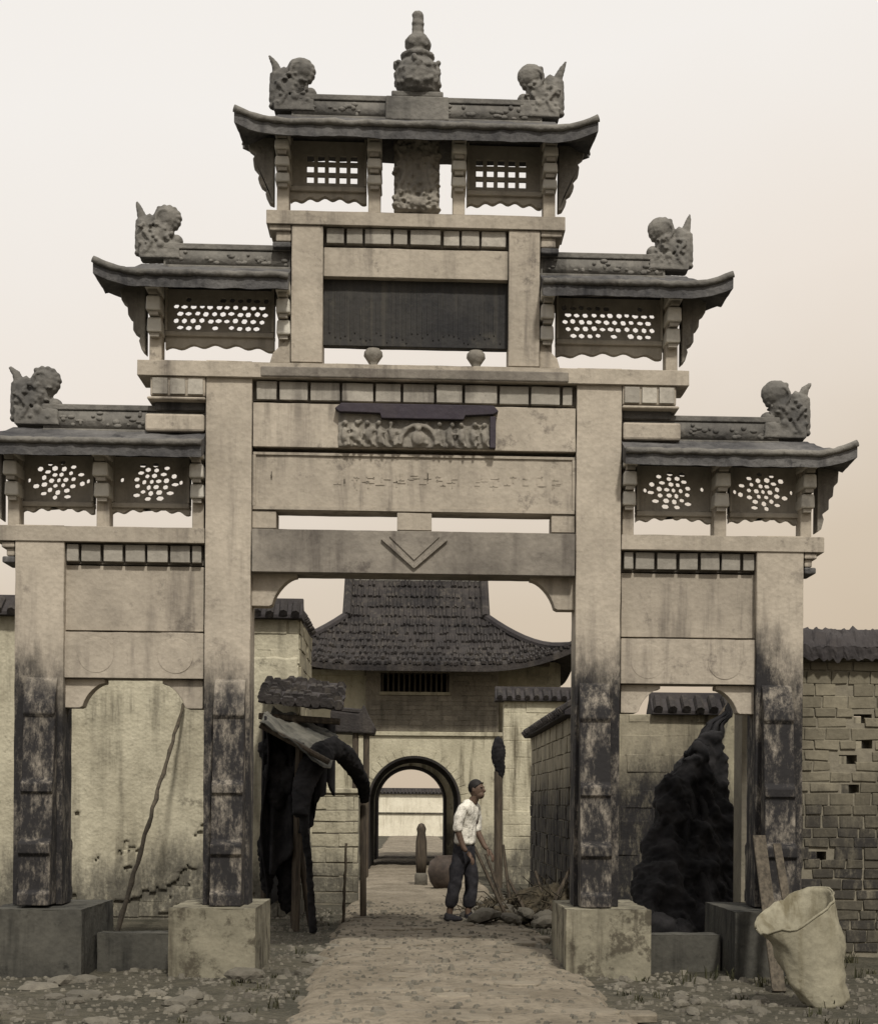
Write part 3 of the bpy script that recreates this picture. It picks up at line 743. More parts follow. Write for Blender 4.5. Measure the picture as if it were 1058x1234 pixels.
# left house: whitewashed gable wall behind the left bay
LY, LX = 6.86, -1.46
LH = thing('left_house', 'whitewashed block-built house wall with dark tiled coping behind the bamboo pole', 'house', (-4.5, LY+.3, 0)); LH.name = 'whitewashed_house'
LZ = pz(750, LY)
MB().box(-9, LX, LY, LY+2.6, -.1, LZ).build('wall_core', 'plaster', LH)
brickwork(LH, -6.2, LX, .0, LZ, LY, 'plaster', .46, .2, 31, skip=.015, proud=.012, gap=.005, hidden=lambda x, z: (x < -4.75) or (-2.65 < x < -1.9 and z > 3.2) or (z > 3.1 and x < -2.6))
brickwork(LH, LY+.04, LY+2.6, .0, LZ, LX, 'plaster2', .6, .22, 32, skip=.01, proud=.015, gap=.01, facing=1)
m = MB(); gx_, gz_ = 110, 90                       # coat of plaster, fallen off in patches
def coat_pt(i, k_): 
    x = lerp(-4.8, LX-.01, i/gx_); z = lerp(.05, 3.3, k_/gz_)
    return (x+.03*noise.noise(Vector((x*6, z*6, 1))), LY-.030-.008*fbm(x*2, z*2, 3)-.005*fbm(x*7, z*7), z+.03*noise.noise(Vector((x*6, z*6, 5))))
vv = [coat_pt(i, k_) for k_ in range(gz_+1) for i in range(gx_+1)]; ff = []
for k_ in range(gz_):
    for i in range(gx_):
        x = lerp(-4.8, LX, (i+.5)/gx_); z = lerp(.05, 3.3, (k_+.5)/gz_)
        if fbm(x*1.5, z*2.2, 12)+.25*(z-1.4) > -.60+.4*max(0, .5-z): ff.append((k_*(gx_+1)+i, k_*(gx_+1)+i+1, (k_+1)*(gx_+1)+i+1, (k_+1)*(gx_+1)+i))
o = m.add(vv, ff).build('plaster_coat', 'plaster', LH, smooth=True); q = o.modifiers.new('s', 'SOLIDIFY'); q.thickness = .014; q.offset = 0
coping(LH, -9, LX+.05, LY-.02, .3, LZ+.002, 33)
coping(LH, LY+.34, LY+2.6, LX-.3, .3, LZ+.002, 34, axis='y', over=.02)
# right house: lower wall with coping behind the right bay and along the street
RY, RX = 5.33, 1.95
RZ = pz(860, RY)
RH = thing('right_house', 'low plastered wall with dark tiled coping behind the dark matting', 'wall', (3, RY+.3, 0)); RH.name = 'plastered_yard_wall'
MB().box(RX, 6.5, RY, RY+.35, -.1, RZ).build('wall_core', 'stained_shaded', RH)
MB().box(RX, RX+.35, RY+.352, RY+7.9, -.1, RZ).build('wall_core', 'mortar', RH)
brickwork(RH, RX, 4.7, .0, RZ, RY, 'stained_shaded', .45, .2, 41, skip=.0, proud=.006, gap=.003)
brickwork(RH, RY+.04, RY+7.9, .0, RZ, RX, 'stained_shaded', .5, .22, 42, skip=.02, proud=.016, gap=.01, facing=-1)
coping(RH, px(785, RY), px(885, RY), RY, .35, RZ+.002, 43, over=.1)
coping(RH, RY+.2, RY+8.0, RX, .35, RZ+.002, 44, axis='y', over=.12)
# far right rubble wall beside the outer column
WY = 1.5; WX0 = 3.25; WZ = pz(786, WY)
RW = thing('rubble_wall', 'tall rough stone wall with missing blocks and black tiled coping', 'wall', (4.4, WY+.2, 0))
hole = [(px(a, WY), pz(b, WY)) for a, b in ((1045, 862), (1046, 893), (1027, 912), (1030, 948), (990, 1030))]
MB().prism([[(WX0, -.1), (8, -.1), (8, WZ), (WX0, WZ)]]+[[(a-.09, b-.045), (a+.09, b-.045), (a+.09, b+.045), (a-.09, b+.045)] for a, b in hole], WY+.008, WY+.44).build('wall_core', 'mortar', RW)
brickwork(RW, 3.62, 5.3, .0, WZ, WY, 'rightwall', .25, .105, 51, skip=.012, proud=.008, gap=.012, thick=.03, hidden=lambda x, z: any(abs(x-a) < .13 and abs(z-b) < .07 for a, b in hole))
coping(RW, WX0, 8, WY, .45, WZ+.002, 52, over=.12, ribs=False)

# ------------------------------------------------------------------ the gatehouse at the end of the street
GY = 23.0; sc = F/(D+GY)
GH = thing('gatehouse', 'arched gatehouse with sweeping dark tiled roof at the end of the street', 'gatehouse', (.05, GY+1.5, 0))
AX, AR = px(499, GY), 56/sc                         # arch centre, radius
ZA = pz(968, GY)                                    # springing
def arch_wall(x0, x1, z1, y0, y1, ax, r, zs, mat, name, zt=None):
    pts = [(x0, -.1), (ax-r, -.1)]+[(ax-r*math.cos(i*math.pi/24), zs+r*math.sin(i*math.pi/24)) for i in range(25)]+[(ax+r, -.1), (x1, -.1), (x1, z1), (x0, z1)]
    return MB().prism([pts], y0, y1).build(name, mat, GH)
ze1 = pz(888, GY)
arch_wall(px(430, GY), px(612, GY), ze1, GY, GY+4.6, AX, AR, ZA, 'far_plaster', 'arch_wall')
MB().box(px(428, GY), px(614, GY), GY-.06, GY+4.6, ze1+.002, ze1+.09).build('ledge', 'far_plaster', GH, bevel=.01)
# voussoir ring
for i in range(19):
    a0, a1 = i*math.pi/19+.01, (i+1)*math.pi/19-.01; q = [AR+.004, AR+.17]
    MB().prism([[(AX-q[0]*math.cos(a0), ZA+q[0]*math.sin(a0)), (AX-q[1]*math.cos(a0), ZA+q[1]*math.sin(a0)), (AX-q[1]*math.cos(a1), ZA+q[1]*math.sin(a1)), (AX-q[0]*math.cos(a1), ZA+q[0]*math.sin(a1))]], GY-.012, GY+.02).build('voussoir', 'far_plaster', GH)
# upper wall with a barred window
wz0, wz1 = pz(835, GY), pz(812, GY); wx0, wx1 = px(458, GY), px(540, GY); zt_ = 4.60
uw = MB().prism([[(px(440, GY), ze1+.092), (px(600, GY), ze1+.092), (px(600, GY), zt_), (px(440, GY), zt_)], [(wx0, wz0), (wx1, wz0), (wx1, wz1), (wx0, wz1)]], GY+.02, GY+.9).build('upper_wall', 'brickwall', GH)
brickwork(GH, px(441, GY), px(599, GY), ze1+.1, 4.4, GY+.02, 'brickwall', .34, .11, 61, proud=.012, gap=.014, hidden=lambda x, z: wx0-.18 < x < wx1+.18 and wz0-.06 < z < wz1+.06)
wi = MB().box(wx0, wx1, GY+.55, GY+.6, wz0, wz1).build('window', 'black_cloth', GH)
for i in range(13):
    x = lerp(wx0+.04, wx1-.04, i/12); MB().box(x-.02, x+.02, GY+.03, GY+.07, wz0, wz1).build('window_bar', 'plank', wi)
MB().box(wx0-.03, wx1+.03, GY-.04, GY+.3, wz0-.07, wz0-.002).build('window_sill', 'plaster2', wi)
# side wings of the gatehouse
MB().box(px(318, GY), px(439.5, GY), GY+.3, GY+.9, -.1, pz(815, GY)).build('wing_wall', 'far_plaster', GH)
MB().box(px(322, GY), px(439, GY), GY+.22, GY+.9, pz(815, GY)+.002, pz(808, GY)).build('wing_ledge', 'plaster', GH, bevel=.01)
MB().box(px(322, GY), px(439.5, GY), GY+.35, GY+.9, pz(808, GY)+.002, zt_).build('wing_wall', 'brickwall', GH)
MB().box(px(600.5, GY), px(676, GY), GY+.3, GY+.9, -.1, zt_).build('wing_wall', 'plaster2', GH)
# second arch behind, open on the right between the two
AX2 = px(495, GY+6.6); r2 = 43*(D+GY+6.6)/F; zs2 = pz(967, GY+6.6)
arch_wall(px(440, GY+6.6), px(580, GY+6.6), 4.4, GY+6.6, GY+9.2, AX2, r2, zs2, 'far_plaster', 'inner_arch_wall')
def shade_lining(ax, r, zs, y0, y1):  # added dark lining: the tunnel's shade painted as a surface
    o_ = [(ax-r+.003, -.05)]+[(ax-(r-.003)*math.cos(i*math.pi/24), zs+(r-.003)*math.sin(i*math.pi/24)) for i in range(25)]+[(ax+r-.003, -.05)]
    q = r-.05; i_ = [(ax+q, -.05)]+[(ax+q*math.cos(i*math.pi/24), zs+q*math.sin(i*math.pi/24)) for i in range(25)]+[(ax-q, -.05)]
    MB().prism([o_+i_], y0, y1).build('vault_shade_lining', 'vault_shade_mat', GH)
shade_lining(AX, AR, ZA, GY-.03, GY+4.58); shade_lining(AX2, r2, zs2, GY+6.55, GY+9.1)
# sweeping hip-and-gable roof
RCX, HX, FRONT, BACK = .06, 3.45, 22.0, 29.8
YR = (FRONT+BACK)/2; WD = (BACK-FRONT)/2; ZE, ZR = 4.42, 6.75; GX = 1.60; KINK = 1.02
def gtop(x, y):
    u = abs(x-RCX); e = max(0, 1-abs(y-YR)/WD)
    main = .50*e+.50*e**1.9
    sidee = max(0, (HX-u)/(HX-GX)) if u > GX else 1
    hip = .50*min(e, sidee*.64)+.50*min(e, sidee*.64)**1.9
    h = main if u <= GX else min(main, hip)
    lx = max(0, (u-1.3)/(HX-1.3))**2.2
    return ZE+(ZR-ZE)*h+.48*lx*max(0, abs(y-YR)/WD)**2
m = MB(); nx, ny = 120, 50; v = []
xs_ = sorted([lerp(RCX-HX, RCX+HX, i/nx) for i in range(nx+1)]+[RCX-GX-.002, RCX+GX+.002])
for lay in (0, 1):
    for j in range(ny+1):
        for x in xs_:
            y = lerp(FRONT, BACK, j/ny); v.append((x, y, gtop(x, y)-(.14 if lay else 0)))
L = len(xs_); n1 = L*(ny+1); f = []
for j in range(ny):
    for i in range(L-1):
        q = (j*L+i, j*L+i+1, (j+1)*L+i+1, (j+1)*L+i); f += [q, tuple(n1+c for c in reversed(q))]
rim = list(range(L))+[(j+1)*L-1 for j in range(1, ny+1)]+[ny*L+i for i in range(L-2, -1, -1)]+[j*L for j in range(ny-1, 0, -1)]
for i in range(len(rim)):
    p, q = rim[i], rim[(i+1) % len(rim)]; f.append((p, q, q+n1, p+n1))
gr = m.add(v, f).build('roof', 'tile', GH)
t = MB(); rr = random.Random(8); nt_ = 96
for i in range(nt_):                                 # rows of round tiles, broken into single lengths
    x = lerp(RCX-HX+.05, RCX+HX-.05, i/(nt_-1)); ycur = FRONT-.03; yend = YR-.05
    if abs(x-RCX) > GX: yend = FRONT+WD*min(.64, .64*(HX-abs(x-RCX))/(HX-GX))+.02
    while ycur < yend-.06:
        y2 = min(ycur+.36, yend); o_ = rr.uniform(-.015, .03); dx = rr.uniform(-.03, .03)
        if rr.random() > .14:
            t.tube([(x+dx, ycur, gtop(x, max(ycur, FRONT))+.03+o_), (x+dx, y2+.03, gtop(x, y2)+.01+o_)], [.036, .028], 5)
        ycur = y2
q = t.build('tile_rows', 'tile', gr); q['kind'] = 'stuff'
m = MB(); m.box(RCX-GX-.05, RCX+GX+.05, YR-.12, YR+.12, ZR-.1, ZR+.10); m.box(RCX-GX-.1, RCX+GX+.1, YR-.16, YR+.16, ZR+.102, ZR+.19)
m.build('ridge', 'ridge', gr, bevel=.02)
for s in (-1, 1):                                    # gable ridges and corner ridges
    MB().tube([(RCX+s*(GX-.03), lerp(YR, FRONT+WD*.62, i/8), gtop(RCX+s*(GX-.05), lerp(YR, FRONT+WD*.62, i/8))+.07) for i in range(9)], .10, 8).build('gable_ridge', 'tile', gr)
    MB().tube([(RCX+s*lerp(GX, HX+.05, i/10), lerp(FRONT+WD*.63, FRONT-.03, i/10), gtop(RCX+s*lerp(GX, HX, i/10), lerp(FRONT+WD*.63, FRONT, i/10))+.05+(.1 if i == 10 else 0)) for i in range(11)], [.09]*9+[.07, .03], 8).build('corner_ridge', 'tileedge', gr)
m = MB(); m.box(px(345, GY), px(660, GY), GY-.35, GY-.05, zt_-.13, zt_-.01); m.build('eave_beam', 'wood', GH)
# wall beyond the arch
bw = MB(); bwo = thing('courtyard_wall', 'pale plastered wall seen beyond the far archway', 'wall', (0, 66, 0))
MB().box(-6, 6, 66, 66.4, -.1, 1.9).build('wall_panel', 'white', bwo); MB().box(-6, 6, 65.93, 66.4, 1.0, 1.06).build('string_course', 'plaster2', bwo)
coping(bwo, -6, 6, 66, .4, 1.902, 71)
# wall beside the gatehouse on the right, with coping
QY = 17.2
qw = thing('side_wall', 'pale plastered wall with dark tiled coping between the gatehouse and the plastered yard wall', 'wall', (2.4, QY+.2, 0)); qw.name = 'street_wall'
MB().box(px(606, QY), px(760, QY), QY, QY+.4, -.1, pz(845, QY)).build('wall_panel', 'far_plaster', qw, bevel=.02)
brickwork(qw, px(606, QY), px(720, QY), .0, pz(845, QY), QY, 'far_plaster', .6, .26, 81, proud=.008, gap=.01)
coping(qw, px(596, QY), px(760, QY), QY, .4, pz(845, QY)+.002, 82, over=.12)

# ------------------------------------------------------------------ awnings, posts and clutter on the left side of the street
def wavy(mb_fn, nu, nv, name, mat, parent, th=.012):
    m = MB().sheet(mb_fn, nu, nv); o = m.build(name, mat, parent, smooth=True)
    q = o.modifiers.new('thickness', 'SOLIDIFY'); q.thickness = th; q.offset = 0; return o
# lean-to roof on the left house
lt = thing('lean_to_roof', 'dark ragged tiled lean-to roof on the whitewashed house above the grey awning', 'roof', (-1.4, 6.2, 0))
def pent(u, v): return (lerp(-1.86, -.86, u)+.05*noise.noise(Vector((v*5, u*2, 3))), lerp(5.55, 6.84, v), lerp(2.66, 3.0, v)-.10*u+.05*noise.noise(Vector((u*4, v*4, 1))))
m = MB().sheet(pent, 24, 20)
o = m.build('roof_deck', 'tileedge', lt); q = o.modifiers.new('s', 'SOLIDIFY'); q.thickness = .06; q.offset = -1
t = MB(); rr = random.Random(14)
for i in range(11):
    for k_ in range(6):
        if rr.random() < .1: continue
        u = (i+.5)/11+rr.uniform(-.02, .02); a, b = pent(u, k_/6-.03), pent(u+rr.uniform(-.02, .02), (k_+1)/6)
        t.tube([(a[0], a[1], a[2]+.06+rr.uniform(0, .03)), (b[0], b[1], b[2]+.04)], [.06, .05], 6)
q = t.build('tile_rows', 'tile', lt); q['kind'] = 'stuff'
for x in (-1.78, -1.42): MB().tube([(x, 5.7, -.04), (x, 5.72, 2.52)], .045, 8).build('post', 'wood', lt)
MB().tube([(-1.86, 5.7, 2.50), (-.88, 5.7, 2.44)], .04, 8).build('beam', 'wood', lt)
wavy(lambda u, v: (lerp(-1.44, -.98, u), 6.0+.5*u+.05*math.sin(u*20), lerp(2.5, 1.5+.3*math.sin(u*3)+.1*fbm(u*7), v)), 30, 16, 'hanging_mat', 'black_cloth', lt, .02)
# awning of grey canvas with black matting hanging from it
aw = thing('awning', 'torn grey canvas awning with black matting hanging below it', 'awning', (-1.4, 5.2, 0))
AYc = 5.1
wavy(lambda u, v: (lerp(-1.74, -.93, u), lerp(6.4, 4.4, v), lerp(2.66, 2.30, u)-.30*v-.16*u*v+.09*fbm(u*2.4, v*2.4, 2)), 40, 34, 'canvas', 'grey_cloth', aw)
wavy(lambda u, v: (lerp(-1.74, -1.0, u)+.03*math.sin(u*19)*v, 4.65+.06*math.sin(u*25)+.3*(1-v), lerp(2.36-.40*u, .55+1.0*u**1.4+.12*fbm(u*6), v)), 40, 24, 'hanging_mat', 'black_cloth', aw, .02)
wavy(lambda u, v: (-1.70+.04*math.sin(v*8), lerp(4.65, 6.4, u), lerp(2.45, .25, v)), 12, 16, 'side_mat', 'black_cloth', aw, .02)
MB().tube([(-1.34, 4.7, -.03), (-1.33, 4.7, 1.0), (-1.30, 4.72, 2.15)], .05, 8).build('post', 'wood', aw)
MB().tube([(-1.16, 4.8, .02), (-1.28, 4.8, .8), (-1.34, 4.75, 1.5)], .04, 8).build('prop', 'wood', aw)
MB().tube([(-1.74, 4.5, 2.34), (-.95, 4.45, 1.92)], .035, 8).build('rail', 'wood', aw)
m = MB(); rr = random.Random(23)
for i in range(46):
    a, b = rr.uniform(322, 400), rr.uniform(885, 962)
    if b > 915+(400-a)*.75 or b < 895+(a-320)*.55: continue
    m.ball((px(a, 4.9), 4.9+rr.uniform(-.15, .25), pz(b, 4.9)), (rr.uniform(.08, .16), rr.uniform(.08, .16), rr.uniform(.10, .22)), 9, 6)
for i in range(26):
    a, b = rr.uniform(322, 356), rr.uniform(930, 1085)
    m.ball((px(a, 4.9), 4.95+rr.uniform(-.1, .2), pz(b, 4.9)), (rr.uniform(.07, .12), rr.uniform(.07, .14), rr.uniform(.12, .3)), 9, 6)
put('bundled_matting', remesh(m, 'bundled_matting', 'black_cloth', .022, .07), aw)
# black cloth swag hung from the awning across to a far post
sw = thing('cloth_swag', 'black cloth hung in an arch from the awning to the far post', 'cloth', (-.8, 6.1, 0))
pts = [(px(a, 4.25+1.8*i/8), 4.25+1.8*i/8, pz(b, 4.25+1.8*i/8)) for i, (a, b) in enumerate(((362, 985), (366, 950), (376, 925), (390, 908), (402, 903), (415, 911), (428, 928), (438, 948), (440, 968)))]
m = MB().tube(pts, [.09, .13, .15, .15, .14, .13, .11, .09, .06], 12, .55); m.tube([pts[1], (px(368, 4.3), 4.3, pz(1000, 4.3)), (px(374, 4.35), 4.35, pz(1045, 4.35)), (px(379, 4.4), 4.4, -.02)], [.10, .05, .04, .05], 8)
put('cloth', remesh(m, 'cloth', 'black_cloth', .018, .035), sw)
MB().tube([(px(439, 6.15), 6.15, -.03), (px(437, 6.15), 6.15, pz(940, 6.15))], .04, 8).build('post', 'wood', sw)
# small tiled porch further along
po = thing('porch', 'small dark tiled porch on posts beside the gatehouse arch', 'porch', (-1.2, 18.6, 0))
PY = 18.6
m = MB(); m.prism([[(px(398, PY), pz(884, PY)), (px(450, PY), pz(886, PY)), (px(452, PY), pz(878, PY)), (px(443, PY), pz(862, PY)), (px(438, PY), pz(850, PY)), (px(432, PY), pz(862, PY)), (px(398, PY), pz(858, PY))]], PY, PY+1.2)
m.build('roof', 'tile', po, bevel=.03)
t = MB()
for i in range(9): t.tube([(px(399, PY), PY+.06+i*.135, pz(858, PY)+.03), (px(436, PY), PY+.06+i*.135, pz(861, PY)+.03)], .05, 6)
q = t.build('tile_rows', 'tile', po); q['kind'] = 'stuff'
for x in (428, 441): MB().tube([(px(x, PY), PY+.15, -.05), (px(x, PY), PY+.15, pz(884, PY))], .06, 8).build('post', 'wood', po)
# low whitewashed pier under the swag
lw = thing('peeling_pier', 'low peeling whitewashed pier beneath the cloth arch', 'pier', (-.95, 10.2, 0))
PQ = 10.2
MB().box(px(377, PQ), px(432, PQ), PQ, PQ+.5, -.1, pz(958, PQ)).build('pier_core', 'mortar', lw)
brickwork(lw, px(377, PQ), px(432, PQ), -.02, pz(958, PQ), PQ, 'plaster', .4, .2, 91, proud=.012, gap=.006)
MB().box(px(374, PQ), px(435, PQ), PQ-.04, PQ+.54, pz(958, PQ)+.002, pz(952, PQ)).build('cap', 'plaster', lw, bevel=.012)
# poles
def pole(name, a, b, r, mat, label, n=9, wob=.012):
    a, b = Vector(a), Vector(b); rr = random.Random(len(label)); m = MB()
    pts, rad = [], []
    for i in range(n*3+1):
        t = i/(n*3); pts.append(a.lerp(b, t)+Vector((rr.uniform(-wob, wob), rr.uniform(-wob, wob), 0))*(0 < t < 1)); rad.append(r*(1.28 if i % 3 == 0 else 1)*(1-.25*t))
    o = m.tube(pts, rad, 8).build(name, mat, smooth=True); return tag(o, label, 'pole')
pole('bamboo_pole', (px(140, 2.1), 2.1, -.02), (px(221, 6.6), 6.77, pz(853, 6.77)), .026, 'bamboo', 'thin dark bamboo pole leaning on the whitewashed house wall')
pole('stick', (px(415, 5.9), 5.9, -.03), (px(418, 5.9), 5.95, pz(1018, 5.9)), .018, 'bamboo', 'thin dark stick standing upright at the edge of the path', 5, .006)
# dark post with swollen top by the side wall
dp = thing('dark_post', 'tall dark wooden post with a bulging wrapped top behind the man', 'post', (px(601, 15.85), 15.85, 0))
MB().tube([(px(601, 15.85), 15.85, -.05), (px(600, 15.85), 15.85, pz(930, 15.85))], .075, 10).build('shaft', 'wood', dp)
m = MB(); m.ball((px(600, 15.85), 15.85, pz(908, 15.85)), (.13, .13, .30), 12, 9); m.ball((px(602, 15.85), 15.85, pz(925, 15.85)), (.10, .10, .22))
put('wrapped_head', remesh(m, 'wrapped_head', 'black_cloth', .02, .04), dp)
# narrow stone post in front of the arch
np_ = thing('stone_bollard', 'narrow dark stone post with pale foot standing before the arch', 'bollard', (px(508, 14.9), 14.9, 0))
MB().lathe([(.11, -.05), (.11, .22), (.085, .26)], (px(508, 14.9), 14.9, .0), 12).build('foot', 'rock', np_, smooth=True)
MB().lathe([(.085, .255), (.10, .5), (.095, .8), (.07, .95), (.085, 1.02), (.05, 1.1), (.01, 1.12)], (px(508, 14.9), 14.9, .0), 12).build('shaft', 'wood', np_, smooth=True)
# big brown storage jar
bj = thing('storage_jar', 'brown storage jar beside the arch behind the man', 'jar', (px(536, 13.7), 13.7, 0))
MB().lathe([(.13, -.03), (.24, .13), (.28, .30), (.24, .47), (.16, .53), (.17, .565), (.14, .565), (.13, .51)], (px(536, 13.7), 13.7, .03), 22).build('body', 'jar', bj, smooth=True)

# ------------------------------------------------------------------ right bay: matting lean-to, pot, canvas basket, planks
mt = thing('matting_lean_to', 'black matting slumped over a slanted pole in front of the plastered yard wall', 'lean-to', (3.2, 3.3, 0))
MYb = 2.0
apex = Vector((px(882, 2.6), 2.6, pz(846, 2.6)))
edgeL = [(880, 842), (862, 866), (838, 893), (815, 922), (802, 957), (795, 1008), (778, 1062), (766, 1112), (758, 1150)]
edgeR = [(886, 842), (878, 872), (868, 900), (862, 935), (861, 980), (868, 1030), (886, 1080), (902, 1120), (910, 1150)]
def mat_pt(u, v):
    t = v*8; i = min(7, int(t)); q = t-i
    xl = lerp(edgeL[i][0], edgeL[i+1][0], q); xr = lerp(edgeR[i][0], edgeR[i+1][0], q); yy = lerp(edgeL[i][1], edgeL[i+1][1], q)
    Y = 3.9-1.7*v-.5*math.sin(u*math.pi)*v+.09*math.sin(u*19+v*5+2*fbm(u*2, v*3))*v**.6+.10*fbm(u*6, v*6, 4)
    xl += 9*fbm(v*9, 1); xr += 10*fbm(v*8, 7)
    return (px(lerp(xl, xr, u), Y), Y, max(-.03, pz(yy, Y)+.02*fbm(u*7, v*7)))
wavy(mat_pt, 70, 70, 'matting', 'black_cloth', mt, .02)
MB().tube([(px(886, 4.0), 4.0, pz(838, 4.0)), (px(858, 3.7), 3.7, pz(880, 3.7)), (px(826, 3.35), 3.35, pz(912, 3.35)), (px(800, 3.0), 3.0, pz(962, 3.0)), (px(794, 2.9), 2.9, -.03)], .035, 8).build('pole', 'wood', mt)
m = MB(); rr = random.Random(29)                       # slumped mass of matting: big folds falling from the pole
for i in range(15):
    t = i/14; x0_, y0_ = lerp(862, 808, t), lerp(880, 940, t); x1_ = lerp(884, 766, t)+rr.uniform(-6, 6); Y0 = lerp(3.3, 2.7, t)
    P_ = [(lerp(x0_, x1_, q**1.5), lerp(y0_, 1152, q), Y0-1.3*q**1.6+rr.uniform(-.12, .12)) for q in (0, .2, .4, .6, .8, 1)]
    m.tube([(px(a, Y), Y, max(-.05, pz(b, Y))) for a, b, Y in P_], [.10, .13, .15+rr.uniform(0, .05), .17+rr.uniform(0, .06), .19, .22], 9, rr.uniform(.6, .9))
for i in range(7): m.ball((px(772+i*9, 1.7), 1.6+.1*(i % 3), .10+.05*(i % 2)), (.17, .16, .22), 12, 8)
put('heaped_matting', remesh(m, 'heaped_matting', 'black_cloth', .022, .22, TEX2), mt)
# broken wall pier right of the matting
bp = thing('broken_pier', 'pale broken plaster pier between the dark matting and outer column', 'pier', (3.55, 2.9, 0))
k = (D+4.4)/F
MB().prism([[(px(862, 4.4), -.1), (px(925, 4.4), -.1), (px(925, 4.4), pz(815, 4.4)), (px(890, 4.4), pz(815, 4.4)), (px(886, 4.4), pz(845, 4.4)), (px(876, 4.4), pz(880, 4.4)), (px(866, 4.4), pz(930, 4.4))]], 4.4, 4.8).build('pier', 'plaster2', bp, bevel=.03)
# pale canvas basket, tipped over
bk_ = thing('canvas_basket', 'stained pale canvas basket tilted to one side in front of the leaning planks', 'basket', (2.9, -3.0, 0))
BYc = -2.95
top_c = Vector((px(966, BYc), BYc+.05, pz(1097, BYc))); bot_c = Vector((px(1004, BYc-.1), BYc-.12, .03))
axis = (top_c-bot_c); ux = Vector((.985, 0, .17)); uy = Vector((.05, 1, .30))
def bas(u, v, inn=1.0):
    a = u*2*math.pi; c = bot_c+axis*v; rx = lerp(.17, .295, v**.8)*inn; ry = lerp(.15, .25, v)*inn
    rx += .05*fbm(math.cos(a)*1.3, math.sin(a)*1.3, v*2.2)
    p = c+ux*rx*math.cos(a)+uy*ry*math.sin(a)
    lip = .08*math.cos(a-.3)*v**3+.03*fbm(math.cos(a)*3, v, math.sin(a)*3)*v
    p.z += lip
    p += Vector((.025*math.sin(a*5+v*4)*v*.6, 0, 0)); return tuple(p)
m = MB().sheet(bas, 48, 26)
o = m.build('canvas_side', 'sack', bk_, smooth=True); q = o.modifiers.new('s', 'SOLIDIFY'); q.thickness = .018; q.offset = -1
MB().loft([[tuple(Vector(bas(i/24, 0))) for i in range(24)], [tuple(Vector(bas(i/24, .06, .98))) for i in range(24)]]).build('base', 'sack', bk_)
rim = MB().tube([bas(i/40, 1.0) for i in range(41)], .010, 6); rim.build('rim', 'sack', bk_, smooth=True)
PG = 'planks leaning behind the canvas basket'
for i, (xb, xt_, yb, yt, lab) in enumerate(((944, 918, 1150, 1006, 'broad weathered plank leaning on the dark plinth behind the canvas basket'), (972, 940, 1150, 1016, 'narrow weathered plank leaning beside the broad plank behind the canvas basket'))):
    a = Vector((px(xb, -1.9), -1.9, -.03)); b = Vector((px(xt_, -.92), -.92, pz(yt, -.92))); d = (b-a).normalized(); sx = d.cross(Vector((0, 1, 0))).normalized()*(.055 if i == 0 else .035); n_ = d.cross(sx).normalized()*.014
    c = [sx+n_, -sx+n_, -sx-n_, sx-n_]
    tag(MB().loft([[a+q for q in c], [b+q for q in c]]).build('plank', 'plank', bevel=.004), lab, 'plank', PG)

# ------------------------------------------------------------------ heap of brushwood and rubble behind the right plinth
hp = thing('debris_heap', 'dark heap of broken sticks and debris piled at the foot of the dark wrapped post', 'heap', (1.35, 6.4, 0))
m = MB()
for i in range(26):
    rr = random.Random(100+i); x = lerp(.78, 1.95, rr.random()); y = lerp(5.5, 7.4, rr.random()); h = .14+.42*rr.random()*min(1, max(0, x-.7)*1.1)
    m.ball((x, y, h*.4-.05), (rr.uniform(.12, .28), rr.uniform(.12, .28), h*.6), 9, 6)
me = remesh(m, 'mound', 'brush', .025, .20); put('mound', me, hp)
m = MB(); rr = random.Random(77)
for i in range(170):
    x = lerp(.75, 1.95, rr.random()); y = lerp(5.3, 7.6, rr.random()); z = rr.uniform(.02, .42)*min(1, (x-.5)*1.0); a = rr.uniform(0, 6.28); l = rr.uniform(.12, .42)
    m.tube([(x, y, z), (x+l*math.cos(a)*.5, y+l*math.sin(a)*.5, z+rr.uniform(-.05, .18)), (x+l*math.cos(a), y+l*math.sin(a), z+rr.uniform(-.1, .24))], [.010, .007, .003], 4)
q = m.build('twigs', 'brush', hp); q['kind'] = 'stuff'
# ------------------------------------------------------------------ loose stones
def rock_mesh(seed):
    rr = random.Random(seed); bm = bmesh.new(); bmesh.ops.create_icosphere(bm, subdivisions=2, radius=1)
    for v in bm.verts:
        p = v.co.copy(); v.co *= 1+.35*noise.noise(p*1.1+Vector((seed*3.1, 0, 0)))+.12*noise.noise(p*3+Vector((seed, 5, 0)))
        v.co.z *= .62
        if v.co.z < -.3: v.co.z = -.3
    me = bpy.data.meshes.new('stone'); bm.to_mesh(me); bm.free(); me.materials.append(M['rock']); return me
ROCKS = [rock_mesh(i) for i in range(8)]
rr = random.Random(31)
for i in range(34):
    x, y = rr.uniform(.72, 1.9), rr.uniform(4.9, 7.2); s_ = rr.uniform(.07, .19)
    put('rubble_piece', rr.choice(ROCKS), hp, 0, Matrix.Translation((x, y, rr.uniform(.03, .12)+.28*max(0, x-.9)*min(1, max(0, y-5.2)))) @ Matrix.Rotation(rr.uniform(0, 6), 4, 'Z') @ Matrix.Rotation(rr.uniform(-.5, .5), 4, 'X') @ Matrix.Diagonal((s_*1.3, s_, s_, 1)))
for i in range(7):
    x, y = rr.uniform(1.0, 1.75), rr.uniform(5.2, 6.6); a = rr.uniform(-.5, .5)
    MB().tube([(x, y, -.02), (x+a, y+.3, rr.uniform(.5, 1.0))], [.025, .018], 6).build('broken_stick', 'wood', hp)
rr = random.Random(55)
